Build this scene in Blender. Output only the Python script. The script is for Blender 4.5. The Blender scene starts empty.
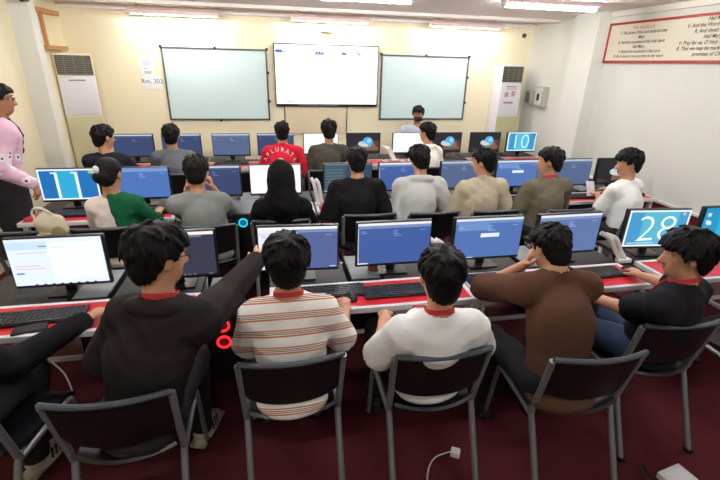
import bpy, bmesh, math, random
import numpy as np
from mathutils import Vector, Matrix
random.seed(7)
scene = bpy.context.scene
COL = scene.collection
PI = math.pi

# ------------------------------------------------------------------ materials
def lin(c):
    r = []
    for v in c:
        v = v / 255.0
        r.append(v / 12.92 if v <= .04045 else ((v + .055) / 1.055) ** 2.4)
    return (r[0], r[1], r[2], 1.0)
_m = {}
def mat(name, rgb, rough=.6, metal=0.0, noise=0.0, nscale=20.0, bump=0.0, bscale=200.0, spec=.5):
    if name in _m: return _m[name]
    m = bpy.data.materials.new(name); m.use_nodes = True
    nt = m.node_tree; b = nt.nodes['Principled BSDF']
    c = lin(rgb)
    b.inputs['Base Color'].default_value = c
    b.inputs['Roughness'].default_value = rough
    b.inputs['Metallic'].default_value = metal
    b.inputs['Specular IOR Level'].default_value = spec
    tc = nt.nodes.new('ShaderNodeTexCoord')
    if noise > 0:
        n = nt.nodes.new('ShaderNodeTexNoise'); n.inputs['Scale'].default_value = nscale; n.inputs['Detail'].default_value = 4
        nt.links.new(tc.outputs['Object'], n.inputs['Vector'])
        mp = nt.nodes.new('ShaderNodeMapRange'); mp.inputs['To Min'].default_value = 1 - noise; mp.inputs['To Max'].default_value = 1 + noise
        nt.links.new(n.outputs['Fac'], mp.inputs['Value'])
        vm = nt.nodes.new('ShaderNodeVectorMath'); vm.operation = 'SCALE'; vm.inputs[0].default_value = c[:3]
        nt.links.new(mp.outputs['Result'], vm.inputs['Scale'])
        nt.links.new(vm.outputs['Vector'], b.inputs['Base Color'])
    if bump > 0:
        n2 = nt.nodes.new('ShaderNodeTexNoise'); n2.inputs['Scale'].default_value = bscale; n2.inputs['Detail'].default_value = 3
        nt.links.new(tc.outputs['Object'], n2.inputs['Vector'])
        bp = nt.nodes.new('ShaderNodeBump'); bp.inputs['Strength'].default_value = bump; bp.inputs['Distance'].default_value = .01
        nt.links.new(n2.outputs['Fac'], bp.inputs['Height']); nt.links.new(bp.outputs['Normal'], b.inputs['Normal'])
    _m[name] = m
    return m
def emis(rgb, strength=1.0):
    key = 'glow_%d_%d_%d_%s' % (*rgb, strength)
    if key in _m: return _m[key]
    m = bpy.data.materials.new(key); m.use_nodes = True
    b = m.node_tree.nodes['Principled BSDF']
    b.inputs['Base Color'].default_value = (0.01, .01, .01, 1); b.inputs['Roughness'].default_value = .4
    b.inputs['Specular IOR Level'].default_value = .2
    b.inputs['Emission Color'].default_value = lin(rgb); b.inputs['Emission Strength'].default_value = strength
    _m[key] = m
    return m
def stripes_mat():
    m = bpy.data.materials.new('striped_knit'); m.use_nodes = True
    nt = m.node_tree; b = nt.nodes['Principled BSDF']; b.inputs['Roughness'].default_value = .85
    tc = nt.nodes.new('ShaderNodeTexCoord'); sp = nt.nodes.new('ShaderNodeSeparateXYZ')
    nt.links.new(tc.outputs['Object'], sp.inputs[0])
    md = nt.nodes.new('ShaderNodeMath'); md.operation = 'MULTIPLY'; md.inputs[1].default_value = 1 / .082
    tl = nt.nodes.new('ShaderNodeMath'); tl.operation = 'MULTIPLY_ADD'; tl.inputs[1].default_value = .55
    nt.links.new(sp.outputs['Y'], tl.inputs[0]); nt.links.new(sp.outputs['Z'], tl.inputs[2]); nt.links.new(tl.outputs[0], md.inputs[0])
    fr = nt.nodes.new('ShaderNodeMath'); fr.operation = 'FRACT'; nt.links.new(md.outputs[0], fr.inputs[0])
    cr = nt.nodes.new('ShaderNodeValToRGB'); cr.color_ramp.interpolation = 'CONSTANT'
    white, orange, brown = lin((240, 237, 231)), lin((200, 112, 72)), lin((112, 72, 58))
    els = [(0, orange), (.1, white), (.15, brown), (.2, white), (.25, brown), (.3, white), (.35, orange), (.43, white)]
    cr.color_ramp.elements[0].color = els[0][1]; cr.color_ramp.elements[1].position = els[1][0]; cr.color_ramp.elements[1].color = els[1][1]
    for p, c in els[2:]:
        e = cr.color_ramp.elements.new(p); e.color = c
    nt.links.new(fr.outputs[0], cr.inputs[0]); nt.links.new(cr.outputs[0], b.inputs['Base Color'])
    return m
def print_mat():
    m = mat('pink_print', (226, 184, 204), .8)
    nt = m.node_tree; b = nt.nodes['Principled BSDF']
    tc = nt.nodes.new('ShaderNodeTexCoord'); v = nt.nodes.new('ShaderNodeTexVoronoi'); v.inputs['Scale'].default_value = 16
    nt.links.new(tc.outputs['Object'], v.inputs['Vector'])
    sp = nt.nodes.new('ShaderNodeSeparateXYZ'); nt.links.new(tc.outputs['Object'], sp.inputs[0])
    cr = nt.nodes.new('ShaderNodeValToRGB'); cr.color_ramp.interpolation = 'CONSTANT'
    cr.color_ramp.elements[0].color = lin((60, 55, 60)); cr.color_ramp.elements[1].position = .2; cr.color_ramp.elements[1].color = lin((244, 232, 238))
    e = cr.color_ramp.elements.new(.48); e.color = lin((226, 184, 204))
    nt.links.new(v.outputs['Distance'], cr.inputs[0])
    g = nt.nodes.new('ShaderNodeMath'); g.operation = 'LESS_THAN'; g.inputs[1].default_value = 1.27; nt.links.new(sp.outputs['Z'], g.inputs[0])
    mx = nt.nodes.new('ShaderNodeMix'); mx.data_type = 'RGBA'
    nt.links.new(g.outputs[0], mx.inputs['Factor']); mx.inputs['A'].default_value = lin((226, 184, 204)); nt.links.new(cr.outputs[0], mx.inputs['B'])
    nt.links.new(mx.outputs['Result'], b.inputs['Base Color'])
    return m

M = {}
M['wall'] = mat('cream_paint', (240, 228, 196), .75, noise=.02, nscale=3)
M['wall_r'] = mat('offwhite_paint', (220, 220, 211), .75, noise=.02, nscale=3)
M['ceil'] = mat('ceiling_paint', (236, 228, 224), .8, noise=.02, nscale=4)
M['carpet'] = mat('maroon_carpet', (84, 34, 40), .95, noise=.25, nscale=3, bump=.3, bscale=400, spec=.1)
M['maroon'] = mat('maroon_paint', (112, 20, 26), .45)
M['trimw'] = mat('white_trim', (232, 226, 214), .5)
M['red'] = mat('red_laminate', (206, 34, 42), .32, noise=.03)
M['white_edge'] = mat('white_edging', (222, 224, 226), .4)
M['dark_lam'] = mat('dark_laminate', (28, 28, 31), .6, noise=.1)
M['grey_lam'] = mat('grey_laminate', (112, 116, 122), .5, noise=.04)
M['legw'] = mat('white_steel', (206, 210, 212), .4)
M['blk'] = mat('black_plastic', (20, 20, 22), .42)
M['blk2'] = mat('black_matte', (14, 14, 15), .6)
M['chairp'] = mat('chair_plastic', (19, 20, 23), .36, bump=.08, bscale=500)
M['chairm'] = mat('grey_tube', (128, 132, 134), .35, metal=.3)
M['key'] = mat('keycaps', (46, 48, 52), .5)
M['white_pl'] = mat('white_plastic', (224, 224, 220), .4)
M['acw'] = mat('ac_white', (226, 224, 230), .4)
M['acbeige'] = mat('ac_beige', (196, 190, 150), .5)
M['grille'] = mat('grille_dark', (70, 66, 58), .5)
M['grillel'] = mat('grille_slat', (128, 124, 104), .5)
M['board'] = mat('whiteboard', (206, 226, 224), .25)
M['frame'] = mat('grey_frame', (82, 84, 84), .4, metal=.3)
M['brown_duct'] = mat('brown_duct', (184, 134, 84), .5)
M['fixture'] = mat('fixture_carpet_bounce', (226, 198, 192), .45)  # pink tint paints the red carpet's reflection into the housing colour
M['paper'] = mat('paper', (238, 236, 240), .8)
M['ink'] = mat('dark_ink', (48, 46, 50), .7)
M['inkred'] = mat('red_ink', (200, 66, 58), .7)
M['signframe'] = mat('sign_red', (176, 48, 40), .5)
M['signbg'] = mat('sign_cream', (224, 216, 194), .6)
M['panelg'] = mat('panel_grey', (176, 178, 164), .5)
M['hair'] = mat('black_hair', (11, 10, 10), .6, bump=.25, bscale=150, spec=.18)
M['skin'] = mat('skin', (196, 144, 112), .55, noise=.05, nscale=12)
M['skin2'] = mat('skin_tan', (166, 112, 84), .55, noise=.05, nscale=12)
M['eye'] = mat('eye_white', (232, 228, 222), .3)
M['iris'] = mat('eye_dark', (22, 16, 14), .3)
M['lip'] = mat('lip', (160, 88, 80), .5)
M['lanyard'] = mat('red_ribbon', (186, 40, 44), .7)
M['navyrib'] = mat('navy_ribbon', (30, 34, 62), .6)
M['jeans'] = mat('denim', (52, 66, 96), .9, noise=.2, nscale=30)
M['trou'] = mat('black_trousers', (20, 20, 24), .9, noise=.1)
M['shoeg'] = mat('shoe_grey', (196, 192, 184), .7)
M['shoed'] = mat('shoe_dark', (40, 38, 40), .7)
M['sole'] = mat('shoe_sole', (160, 150, 130), .7)
M['gray_cable'] = mat('cable_black', (24, 24, 26), .5)
M['wcable'] = mat('cable_white', (216, 214, 208), .5)

# ------------------------------------------------------------------ mesh helpers
class MB:
    """collects simple shapes; build() links them as one mesh object"""
    def __init__(s): s.v = []; s.f = []; s.mi = []; s.mats = []
    def midx(s, m):
        if m is None: return 0
        if m not in s.mats: s.mats.append(m)
        return s.mats.index(m)
    def add(s, V, F, m=None):
        o = len(s.v); s.v += [tuple(p) for p in V]; k = s.midx(m)
        for f in F: s.f.append(tuple(i + o for i in f)); s.mi.append(k)
    def box(s, c, d, m=None, rot=None, bev=0.0):
        bm = bmesh.new(); bmesh.ops.create_cube(bm, size=1)
        for v in bm.verts: v.co = Vector((v.co.x * d[0], v.co.y * d[1], v.co.z * d[2]))
        if bev > 0: bmesh.ops.bevel(bm, geom=bm.edges[:], offset=min(bev, min(d) * .45), segments=2, affect='EDGES', profile=.6)
        if rot is not None: bmesh.ops.transform(bm, matrix=rot.to_4x4(), verts=bm.verts)
        bm.verts.index_update()
        s.add([v.co + Vector(c) for v in bm.verts], [[v.index for v in f.verts] for f in bm.faces], m); bm.free()
        return s
    def tube(s, pts, r, m=None, n=8, cap=True, smooth=0):
        P = [Vector(p) for p in pts]
        if smooth: P = catmull(P, smooth)
        R = r if isinstance(r, (list, tuple)) else [r] * len(P)
        V = []; F = []; up = None
        for i, p in enumerate(P):
            t = (P[min(i + 1, len(P) - 1)] - P[max(i - 1, 0)]).normalized()
            if up is None: up = Vector((0, 0, 1)) if abs(t.z) < .9 else Vector((1, 0, 0))
            a = t.cross(up).normalized(); b = a.cross(t).normalized(); up = b
            for k in range(n):
                q = 2 * PI * k / n; V.append(p + (a * math.cos(q) + b * math.sin(q)) * R[i])
        for i in range(len(P) - 1):
            for k in range(n):
                F.append((i * n + k, i * n + (k + 1) % n, (i + 1) * n + (k + 1) % n, (i + 1) * n + k))
        if cap: F.append(tuple(range(n))[::-1]); F.append(tuple((len(P) - 1) * n + k for k in range(n)))
        s.add(V, F, m); return s
    def ell(s, c, r, m=None, nu=16, nv=10, rot=None, cut=None):
        V = []; F = []
        for j in range(nv + 1):
            th = PI * j / nv
            for i in range(nu):
                ph = 2 * PI * i / nu
                p = Vector((r[0] * math.sin(th) * math.cos(ph), r[1] * math.sin(th) * math.sin(ph), r[2] * math.cos(th)))
                if cut is not None and p.z < cut: p.z = cut
                if rot is not None: p = rot @ p
                V.append(p + Vector(c))
        for j in range(nv):
            for i in range(nu): F.append((j * nu + i, (j + 1) * nu + i, (j + 1) * nu + (i + 1) % nu, j * nu + (i + 1) % nu))
        s.add(V, F, m); return s
    def lathe(s, prof, c, m=None, n=20, axis='Z'):
        V = []; F = []
        for r, z in prof:
            for k in range(n):
                q = 2 * PI * k / n
                p = (r * math.cos(q), r * math.sin(q), z) if axis == 'Z' else (r * math.cos(q), z, r * math.sin(q))
                V.append(Vector(p) + Vector(c))
        for i in range(len(prof) - 1):
            for k in range(n): F.append((i * n + k, i * n + (k + 1) % n, (i + 1) * n + (k + 1) % n, (i + 1) * n + k))
        F.append(tuple(range(n))[::-1]); F.append(tuple((len(prof) - 1) * n + k for k in range(n)))
        s.add(V, F, m); return s
    def panel(s, fn, nu, nv, th, m=None):
        """curved plate: fn(u,v) in 0..1 gives the mid surface; th is the thickness"""
        def nrm(u, v):
            e = .01
            a = Vector(fn(min(u + e, 1), v)) - Vector(fn(max(u - e, 0), v)); b = Vector(fn(u, min(v + e, 1))) - Vector(fn(u, max(v - e, 0)))
            return a.cross(b).normalized()
        A = []; B = []
        for j in range(nv + 1):
            for i in range(nu + 1):
                u, v = i / nu, j / nv; p = Vector(fn(u, v)); n = nrm(u, v)
                A.append(p + n * th / 2); B.append(p - n * th / 2)
        w = nu + 1; N = len(A); F = []
        for j in range(nv):
            for i in range(nu):
                a = j * w + i; F.append((a, a + 1, a + w + 1, a + w)); F.append((N + a, N + a + w, N + a + w + 1, N + a + 1))
        for i in range(nu):
            a = i; F.append((a, N + a, N + a + 1, a + 1)); a = nv * w + i; F.append((a, a + 1, N + a + 1, N + a))
        for j in range(nv):
            a = j * w; F.append((a, a + w, N + a + w, N + a)); a = j * w + nu; F.append((a, N + a, N + a + w, a + w))
        s.add(A + B, F, m); return s
    def rect(s, x0, z0, x1, z1, y, m):
        s.add([(x0, y, z0), (x1, y, z0), (x1, y, z1), (x0, y, z1)], [(0, 1, 2, 3)], m); return s
    def build(s, name, m=None, parent=None, smooth=True, loc=None):
        me = bpy.data.meshes.new(name); me.from_pydata([tuple(v) for v in s.v], [], s.f)
        for mm in (s.mats if s.mats else [m]): me.materials.append(mm)
        if s.mats: me.polygons.foreach_set('material_index', s.mi)
        bm = bmesh.new(); bm.from_mesh(me); bmesh.ops.recalc_face_normals(bm, faces=bm.faces); bm.to_mesh(me); bm.free()
        if smooth:
            me.polygons.foreach_set('use_smooth', [True] * len(me.polygons))
            try: me.set_sharp_from_angle(angle=math.radians(38))
            except Exception: pass
        o = bpy.data.objects.new(name, me); COL.objects.link(o)
        if parent: o.parent = parent
        if loc: o.location = loc
        return o
def catmull(P, n):
    out = []; Q = [P[0] * 2 - P[1]] + list(P) + [P[-1] * 2 - P[-2]]
    for i in range(1, len(Q) - 2):
        a, b, c, d = Q[i - 1], Q[i], Q[i + 1], Q[i + 2]
        for k in range(n):
            t = k / n
            out.append(.5 * ((2 * b) + (c - a) * t + (2 * a - 5 * b + 4 * c - d) * t * t + (3 * b - a - 3 * c + d) * t ** 3))
    out.append(P[-1]); return out
def tag(o, label, cat, group=None):
    o['label'] = label; o['category'] = cat
    if group: o['group'] = group
    return o
def thing(name, label, cat, loc=(0, 0, 0), rz=0, group=None):
    o = bpy.data.objects.new(name, None); COL.objects.link(o); o.empty_display_size = .1
    o.location = loc; o.rotation_euler = (0, 0, rz)
    return tag(o, label, cat, group)
def dup(root, loc, rz, label, group=None):
    r = root.copy(); COL.objects.link(r); r.location = loc; r.rotation_euler = (0, 0, rz); r['label'] = label
    if group: r['group'] = group
    for ch in list(root.children):
        c = ch.copy(); COL.objects.link(c); c.parent = r
        for g in list(ch.children):
            d = g.copy(); COL.objects.link(d); d.parent = c
    return r
def struct(o): o['kind'] = 'structure'; return o
def text_geo(s, size=1.0, align='CENTER', shear=0.0, bold=0.0):
    cu = bpy.data.curves.new('t', 'FONT'); cu.body = s; cu.size = size; cu.align_x = align; cu.resolution_u = 3; cu.shear = shear; cu.offset = bold
    o = bpy.data.objects.new('t', cu); COL.objects.link(o)
    me = bpy.data.meshes.new_from_object(o.evaluated_get(bpy.context.evaluated_depsgraph_get()))
    V = [v.co.copy() for v in me.vertices]; F = [tuple(p.vertices) for p in me.polygons]
    bpy.data.objects.remove(o); bpy.data.curves.remove(cu); bpy.data.meshes.remove(me)
    return V, F

# ------------------------------------------------------------------ room
XL, XR, YB, YF, ZC = -2.65, 4.17, 6.95, -2.4, 2.62
def slab(name, c, d, m): return struct(MB().box(c, d).build(name, m, smooth=False))
cx, cy = (XL + XR) / 2, (YB + YF) / 2
slab('floor', (cx, cy, -.05), (XR - XL + .4, YB - YF + .4, .1), M['carpet'])
slab('ceiling', (cx, cy, ZC + .05), (XR - XL + .4, YB - YF + .4, .1), M['ceil'])
slab('wall_back', (cx, YB + .05, ZC / 2), (XR - XL + .2, .1, ZC), M['wall'])
slab('wall_front', (cx, YF - .05, ZC / 2), (XR - XL + .2, .1, ZC), M['wall_r'])
slab('wall_left', (XL - .05, cy, ZC / 2), (.1, YB - YF, ZC), M['wall'])
slab('wall_right', (XR + .05, cy, ZC / 2), (.1, YB - YF, ZC), M['wall_r'])
slab('trim_1', (XR - .095, 5.43, ZC / 2), (.19, .46, ZC), M['wall_r'])        # right pillar
slab('trim_2', (XL + .1, 5.77, ZC / 2), (.2, .14, ZC), M['wall_r'])             # left pillar
slab('trim_3', (cx, YB - .03, ZC - .035), (XR - XL, .06, .07), M['ceil'])     # cornice back
slab('trim_7', (cx, 6.3, ZC - .02), (XR - XL, .09, .04), M['ceil'])     # ceiling raceway
slab('trim_4', (XR - .02, (YF + 5.2) / 2, ZC - .03), (.04, 5.2 - YF, .06), M['trimw'])
slab('trim_5', (XR - .01, (YF + 5.2) / 2, .31), (.02, 5.2 - YF, .62), M['maroon'])   # wainscot
slab('trim_6', (XR - .02, (YF + 5.2) / 2, .632), (.04, 5.2 - YF, .025), M['trimw'])

# ceiling lights
def light(loc, label, strength, length=1.1, drop=0):
    t = thing('fluorescent_light', label, 'ceiling light', loc, 0, 'fluorescent lights on the ceiling')
    L = length
    h = MB(); h.box((0, 0, -.02), (L, .11, .04), bev=.006)
    if drop:
        h.box((0, -.118, -.058), (L, .008, .05))
        for sx in (-.4, .4): h.box((sx * L, 0, drop / 2 - .005), (.03, .03, drop + .01))
    if drop:
        for sg in (-1, 1): h.box((0, sg * .085, -.045), (L, .012, .07), rot=Matrix.Rotation(math.radians(38 * sg), 3, 'X'))
    h.build('housing', M['fixture'], t)
    MB().tube([(-L / 2 + .03, 0, -.062), (L / 2 - .03, 0, -.062)], .017, n=12).build('tube', emis((248, 250, 250), strength), t)
    for s in (-1, 1): MB().box((s * (L / 2 - .015), 0, -.05), (.03, .05, .05), bev=.004).build('lamp_holder', M['white_pl'], t)
    t.location.z -= drop
    return t
LS = 160.0
light((-1.18, 6.66, ZC), 'slim pinkish fluorescent batten on ceiling above the left whiteboard', LS * .66, drop=.05)
light((.88, 6.68, ZC), 'fluorescent batten on ceiling above the big white screen', LS * .66, drop=.05)
light((2.9, 6.66, ZC), 'fluorescent batten on ceiling above the whiteboard near the corner', LS * .66, drop=.05)
light((.93, 4.8, ZC), 'bright fluorescent batten cut by the top edge, middle of ceiling', LS * .85)
light((2.95, 4.65, ZC), 'bright fluorescent batten on ceiling close to the prayer sign', LS * .85)
light((-1.2, 4.75, ZC), 'fluorescent batten on ceiling near the left pillar', LS * .85)
light((-1.2, 2.6, ZC), 'fluorescent batten on ceiling over the front row, wall side', LS * .95)
light((.93, 2.6, ZC), 'fluorescent batten on ceiling over the front row, middle', LS * .95)
light((2.9, 2.6, ZC), 'fluorescent batten on ceiling over the front row, sign side', LS * .95)
light((-.6, .2, ZC), 'fluorescent batten on ceiling behind the photographer, wall side', LS * .6)
light((2.0, .2, ZC), 'fluorescent batten on ceiling behind the photographer, sign side', LS * .6)

# ------------------------------------------------------------------ wall things
def whiteboard(x0, x1, z0, z1, label):
    t = thing('whiteboard', label, 'whiteboard', ((x0 + x1) / 2, YB, (z0 + z1) / 2)); w, h = x1 - x0, z1 - z0
    MB().box((0, -.012, 0), (w - .03, .016, h - .03)).build('writing_surface', M['board'], t, False)
    f = MB()
    for s in (-1, 1):
        f.box((s * (w / 2 - .012), -.015, 0), (.024, .03, h), bev=.003); f.box((0, -.015, s * (h / 2 - .012)), (w, .03, .024), bev=.003)
    f.build('frame', M['frame'], t)
    for p in ((-w / 2, 0, h / 2), (0, 0, h / 2), (w / 2, 0, h / 2), (w / 2, 0, h * .18), (w / 2, 0, -h * .22), (0, 0, -h / 2)):
        MB().box((p[0], -.018, p[2]), (.035, .036, .035), bev=.004).build('mounting_clip', M['blk2'], t)
    return t
whiteboard(-1.46, -.02, 1.135, 2.125, 'framed whiteboard on back wall between the paper notices and screen')
whiteboard(1.688, 3.12, 1.143, 2.107, 'framed whiteboard on back wall behind the masked man')
t = thing('display_screen', 'huge wall mounted display showing a blank white page', 'screen', (.855, YB, 1.78))
w, h = 1.56, .872
MB().box((0, -.04, 0), (w, .06, h), bev=.006).build('bezel', M['blk'], t)
s = MB(); s.rect(-w / 2 + .014, -h / 2 + .035, w / 2 - .014, h / 2 - .014, -.0715, emis((255, 255, 255), 1.25))
for u0, u1, v0, v1, c in ((-.755, -.66, .31, .35, (74, 110, 226)), (-.655, -.62, .315, .335, (150, 170, 240)), (-.40, -.385, .31, .34, (210, 205, 235)), (-.19, -.05, .295, .315, (120, 130, 210)),
                          (-.17, -.14, .317, .338, (120, 120, 200)), (-.13, -.10, .317, .34, (90, 100, 190)), (-.09, -.06, .317, .335, (150, 150, 220)), (.21, .28, .30, .33, (120, 110, 190)), (.225, .245, .332, .345, (160, 140, 200)), (.45, .465, .31, .35, (90, 90, 120)), (.468, .50, .30, .32, (150, 130, 150)),
                          (-.63, -.52, -.375, -.36, (240, 190, 200))):
    s.rect(u0, v0, u1, v1, -.0725, emis(c))
for i in range(44):
    x = -.45 + i * .0135 + (.02 if i > 22 else 0); s.rect(x, -h / 2 + .012, x + .008, -h / 2 + .03, -.0712, emis((150, 140, 190), .7))
s.build('screen_face', None, t, False)
def cable(name, pts, r, m, label, cat='cable', sm=6): return tag(MB().tube(pts, r, n=6, smooth=sm).build(name, m), label, cat)
cable('wall_cable', [(.2, YB - .008, 1.34), (.2, YB - .008, 1.15), (.195, YB - .008, .9)], .007, M['gray_cable'], 'thin dark cable hanging from the display, red jersey side')
cable('wall_cable', [(1.17, YB - .008, 1.34), (1.165, YB - .008, 1.1), (1.16, YB - .008, .85)], .007, M['gray_cable'], 'thin dark cable hanging from the display, masked man side')
tag(MB().box((.68, YB - .01, 1.12), (.93, .02, .4), bev=.004).build('wall_panel', mat('panel_beige', (226, 208, 176), .6), None), 'plain beige access panel on back wall below the display', 'panel')
t = thing('notice', 'white paper notice with a small chart above the room number', 'notice', (-1.675, YB, 1.855))
MB().box((0, -.003, 0), (.17, .004, .23)).build('sheet', M['paper'], t, False)
p = MB(); p.rect(-.055, .02, .045, .09, -.0062, mat('lilac_ink', (206, 200, 224), .8)); p.rect(-.05, -.03, .0, -.01, -.0062, mat('pale_ink', (190, 188, 200), .8)); p.rect(-.045, -.09, .05, -.05, -.0062, mat('pale_ink', (190, 188, 200), .8))
p.build('printing', None, t, False)
t = thing('room_number_notice', 'small white paper reading Rm. 302 left of whiteboard', 'notice', (-1.632, YB, 1.65))
MB().box((0, -.003, 0), (.27, .004, .17)).build('sheet', M['paper'], t, False)
V, F = text_geo('Rm. 302', .085); p = MB(); p.add([(v.x, -.0065, v.y - .01) for v in V], F, M['ink']); p.build('lettering', None, t, False)
# prayer sign on the right wall: local x runs towards the camera side
t = thing('prayer_sign', 'long cream prayer board with red border on the right wall', 'sign', (XR, 5.2, 2.27), -PI / 2)
SL, SH = 2.75, .44
MB().box((SL / 2, -.01, 0), (SL, .02, SH)).build('board', M['signbg'], t, False)
f = MB()
for z in (-1, 1): f.box((SL / 2, -.014, z * (SH / 2 - .011)), (SL, .028, .026), bev=.003)
for x in (.012, SL - .012): f.box((x, -.014, 0), (.026, .028, SH), bev=.003)
f.build('border', M['signframe'], t)
def lines(L, cx, top, step, size):
    p = MB()
    for i, (s, ind) in enumerate(L):
        V, F = text_geo(s, size, 'CENTER', .25, .0008); p.add([(v.x * .95 + cx + ind, -.0215, v.y + top - i * step) for v in V], F, M['ink'])
    return p
V, F = text_geo('THE ANGELUS', .05); p = MB(); p.add([(v.x + .53, -.0215, v.y + .135) for v in V], F, M['inkred']); p.build('title', None, t, False)
p = lines([('V. The Angel of the Lord declared unto', 0), ('Mary', 0), ('R. And she conceived of the Holy Spirit', 0), ('Hail Mary...', 0), ('V. Behold the handmaid of the Lord', 0), ('R. Be it done to me according to thy word', 0)], .53, .088, .05, .044)
p.build('left_column_text', None, t, False)
p = lines([('Hail Mary...', 0), ('V. And the Word was made flesh', 0), ('R. And dwelt among us', 0), ('Hail Mary...', 0), ('V. Pray for us, O Holy Mother of God', 0), ('R. That we may be made worthy of the', 0), ('promises of Christ', 0)], 1.42, .158, .052, .05)
p.build('right_column_text', None, t, False)
# electrical panel
t = thing('electrical_panel', 'grey electrical box on the right wall beyond the pillar', 'electrical panel', (XR, 6.37, 1.555), -PI / 2)
MB().box((0, -.04, 0), (.24, .08, .3), bev=.006).build('housing', M['panelg'], t)
MB().box((0, -.086, 0), (.19, .012, .25), bev=.004).build('cover', mat('panel_light', (196, 198, 186), .5), t)
MB().box((.0, -.096, -.005), (.045, .02, .1), bev=.004).build('breaker', M['blk2'], t)
t = thing('junction_box', 'small grey junction box beside the electrical panel', 'junction box', (XR, 6.66, 1.53), -PI / 2)
MB().box((0, -.045, 0), (.16, .09, .2), bev=.006).build('housing', M['panelg'], t); MB().box((0, -.094, 0), (.12, .01, .15), bev=.003).build('cover', M['grey_lam'], t)
# brown ducts on the left wall
t = thing('cable_duct', 'brown cable duct bracket on left wall above the air conditioner', 'cable duct', (XL, 6.42, 2.25))
MB().box((.045, .05, .21), (.09, .5, .05), bev=.004).build('upper_rail', M['brown_duct'], t); MB().box((.045, .08, -.19), (.09, .56, .05), bev=.004).build('lower_rail', M['brown_duct'], t)
MB().box((.02, -.05, 0), (.04, .03, .4), bev=.003).build('upright', M['brown_duct'], t)
t = thing('security_camera', 'small dark security camera on the left pillar by the ceiling', 'camera', (-2.43, 5.62, 2.53))
MB().box((0, 0, .03), (.05, .05, .06), bev=.004).build('bracket', M['white_pl'], t); MB().tube([(0, .04, -.02), (.0, -.09, -.035)], .028, n=12).build('body', M['blk'], t); MB().tube([(0, -.09, -.035), (0, -.1, -.036)], .018, n=12).build('lens', M['blk2'], t)
t = thing('dome_sensor', 'small dark round sensor high on back wall near the corner', 'sensor', (4.02, YB, 2.44)); MB().lathe([(.035, 0), (.032, -.02), (.015, -.035)], (0, 0, 0), axis='Y').build('dome', M['grille'], t)
t = thing('wall_speaker', 'cream box hanging on back wall above the display', 'speaker', (.86, YB, 2.44)); MB().box((0, -.07, -.02), (.21, .14, .09), bev=.01).build('housing', mat('cream_plastic', (206, 184, 146), .6), t); MB().box((0, -.06, .045), (.13, .1, .04), bev=.004).build('bracket', M['grille'], t)
t = thing('wall_hook', 'small dark hook on back wall just above the display', 'hook', (1.2, YB, 2.27)); MB().box((0, -.008, .03), (.02, .016, .1), bev=.003).build('plate', M['grille'], t); MB().tube([(0, -.01, .07), (.03, -.03, .075), (.1, -.03, .07)], .006, n=6).build('arm', mat('green_hook', (120, 150, 110), .5), t)
t = thing('smoke_detector', 'small brown smoke detector on ceiling near the left batten', 'smoke detector', (-.81, 5.72, ZC)); MB().lathe([(.05, 0), (.05, -.02), (.03, -.045)], (0, 0, 0)).build('housing', mat('brown_plastic', (120, 92, 60), .5), t)

def air_con(loc, rz, label, w, d, H, cab):
    t = thing('air_conditioner', label, 'air conditioner', loc, rz)
    MB().box((0, d / 2, H / 2), (w, d, H), bev=.012).build('cabinet', cab, t)
    g = MB(); g.box((0, -.004, H - .135), (w - .03, .02, .23), M['grille'])
    for i in range(9): g.box((0, -.016, H - .235 + i * .025), (w - .05, .012, .008), M['grillel'])
    for x in (-.25, .0, .25): g.box((x * w, -.022, H - .135), (.008, .008, .21), M['grillel'])
    g.build('air_outlet', None, t, False)
    MB().box((0, -.006, H - .51), (w - .01, .016, .48), bev=.006).build('front_panel', M['acw'], t)
    MB().box((0, -.016, H - .315), (w * .45, .006, .018)).build('control_strip', mat('strip_grey', (150, 140, 140), .5), t)
    MB().box((0, -.006, (H - .78) / 2 + .02), (w - .01, .016, H - .8), bev=.006).build('lower_panel', M['acbeige'], t)
    return t
air_con((-2.43, 6.5, 0), math.radians(20), 'tall floor standing air conditioner against left wall', .42, .28, 2.0, M['wall'])
ac2 = air_con((3.74, 6.63, 0), 0, 'tall floor standing air conditioner in the back right corner', .36, .3, 2.0, M['acw'])
p = MB()
for x0, z0, x1, z1, c in ((-.1, 1.53, -.03, 1.6, (206, 150, 160)), (.02, 1.54, .08, 1.62, (214, 150, 120)), (-.1, 1.43, .06, 1.46, (190, 130, 150)), (-.08, 1.64, .1, 1.66, (200, 180, 190))): p.rect(x0, z0, x1, z1, -.0155, mat('sticker_%d' % c[1], c, .7))
p.build('sticker', None, ac2, False)

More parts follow.
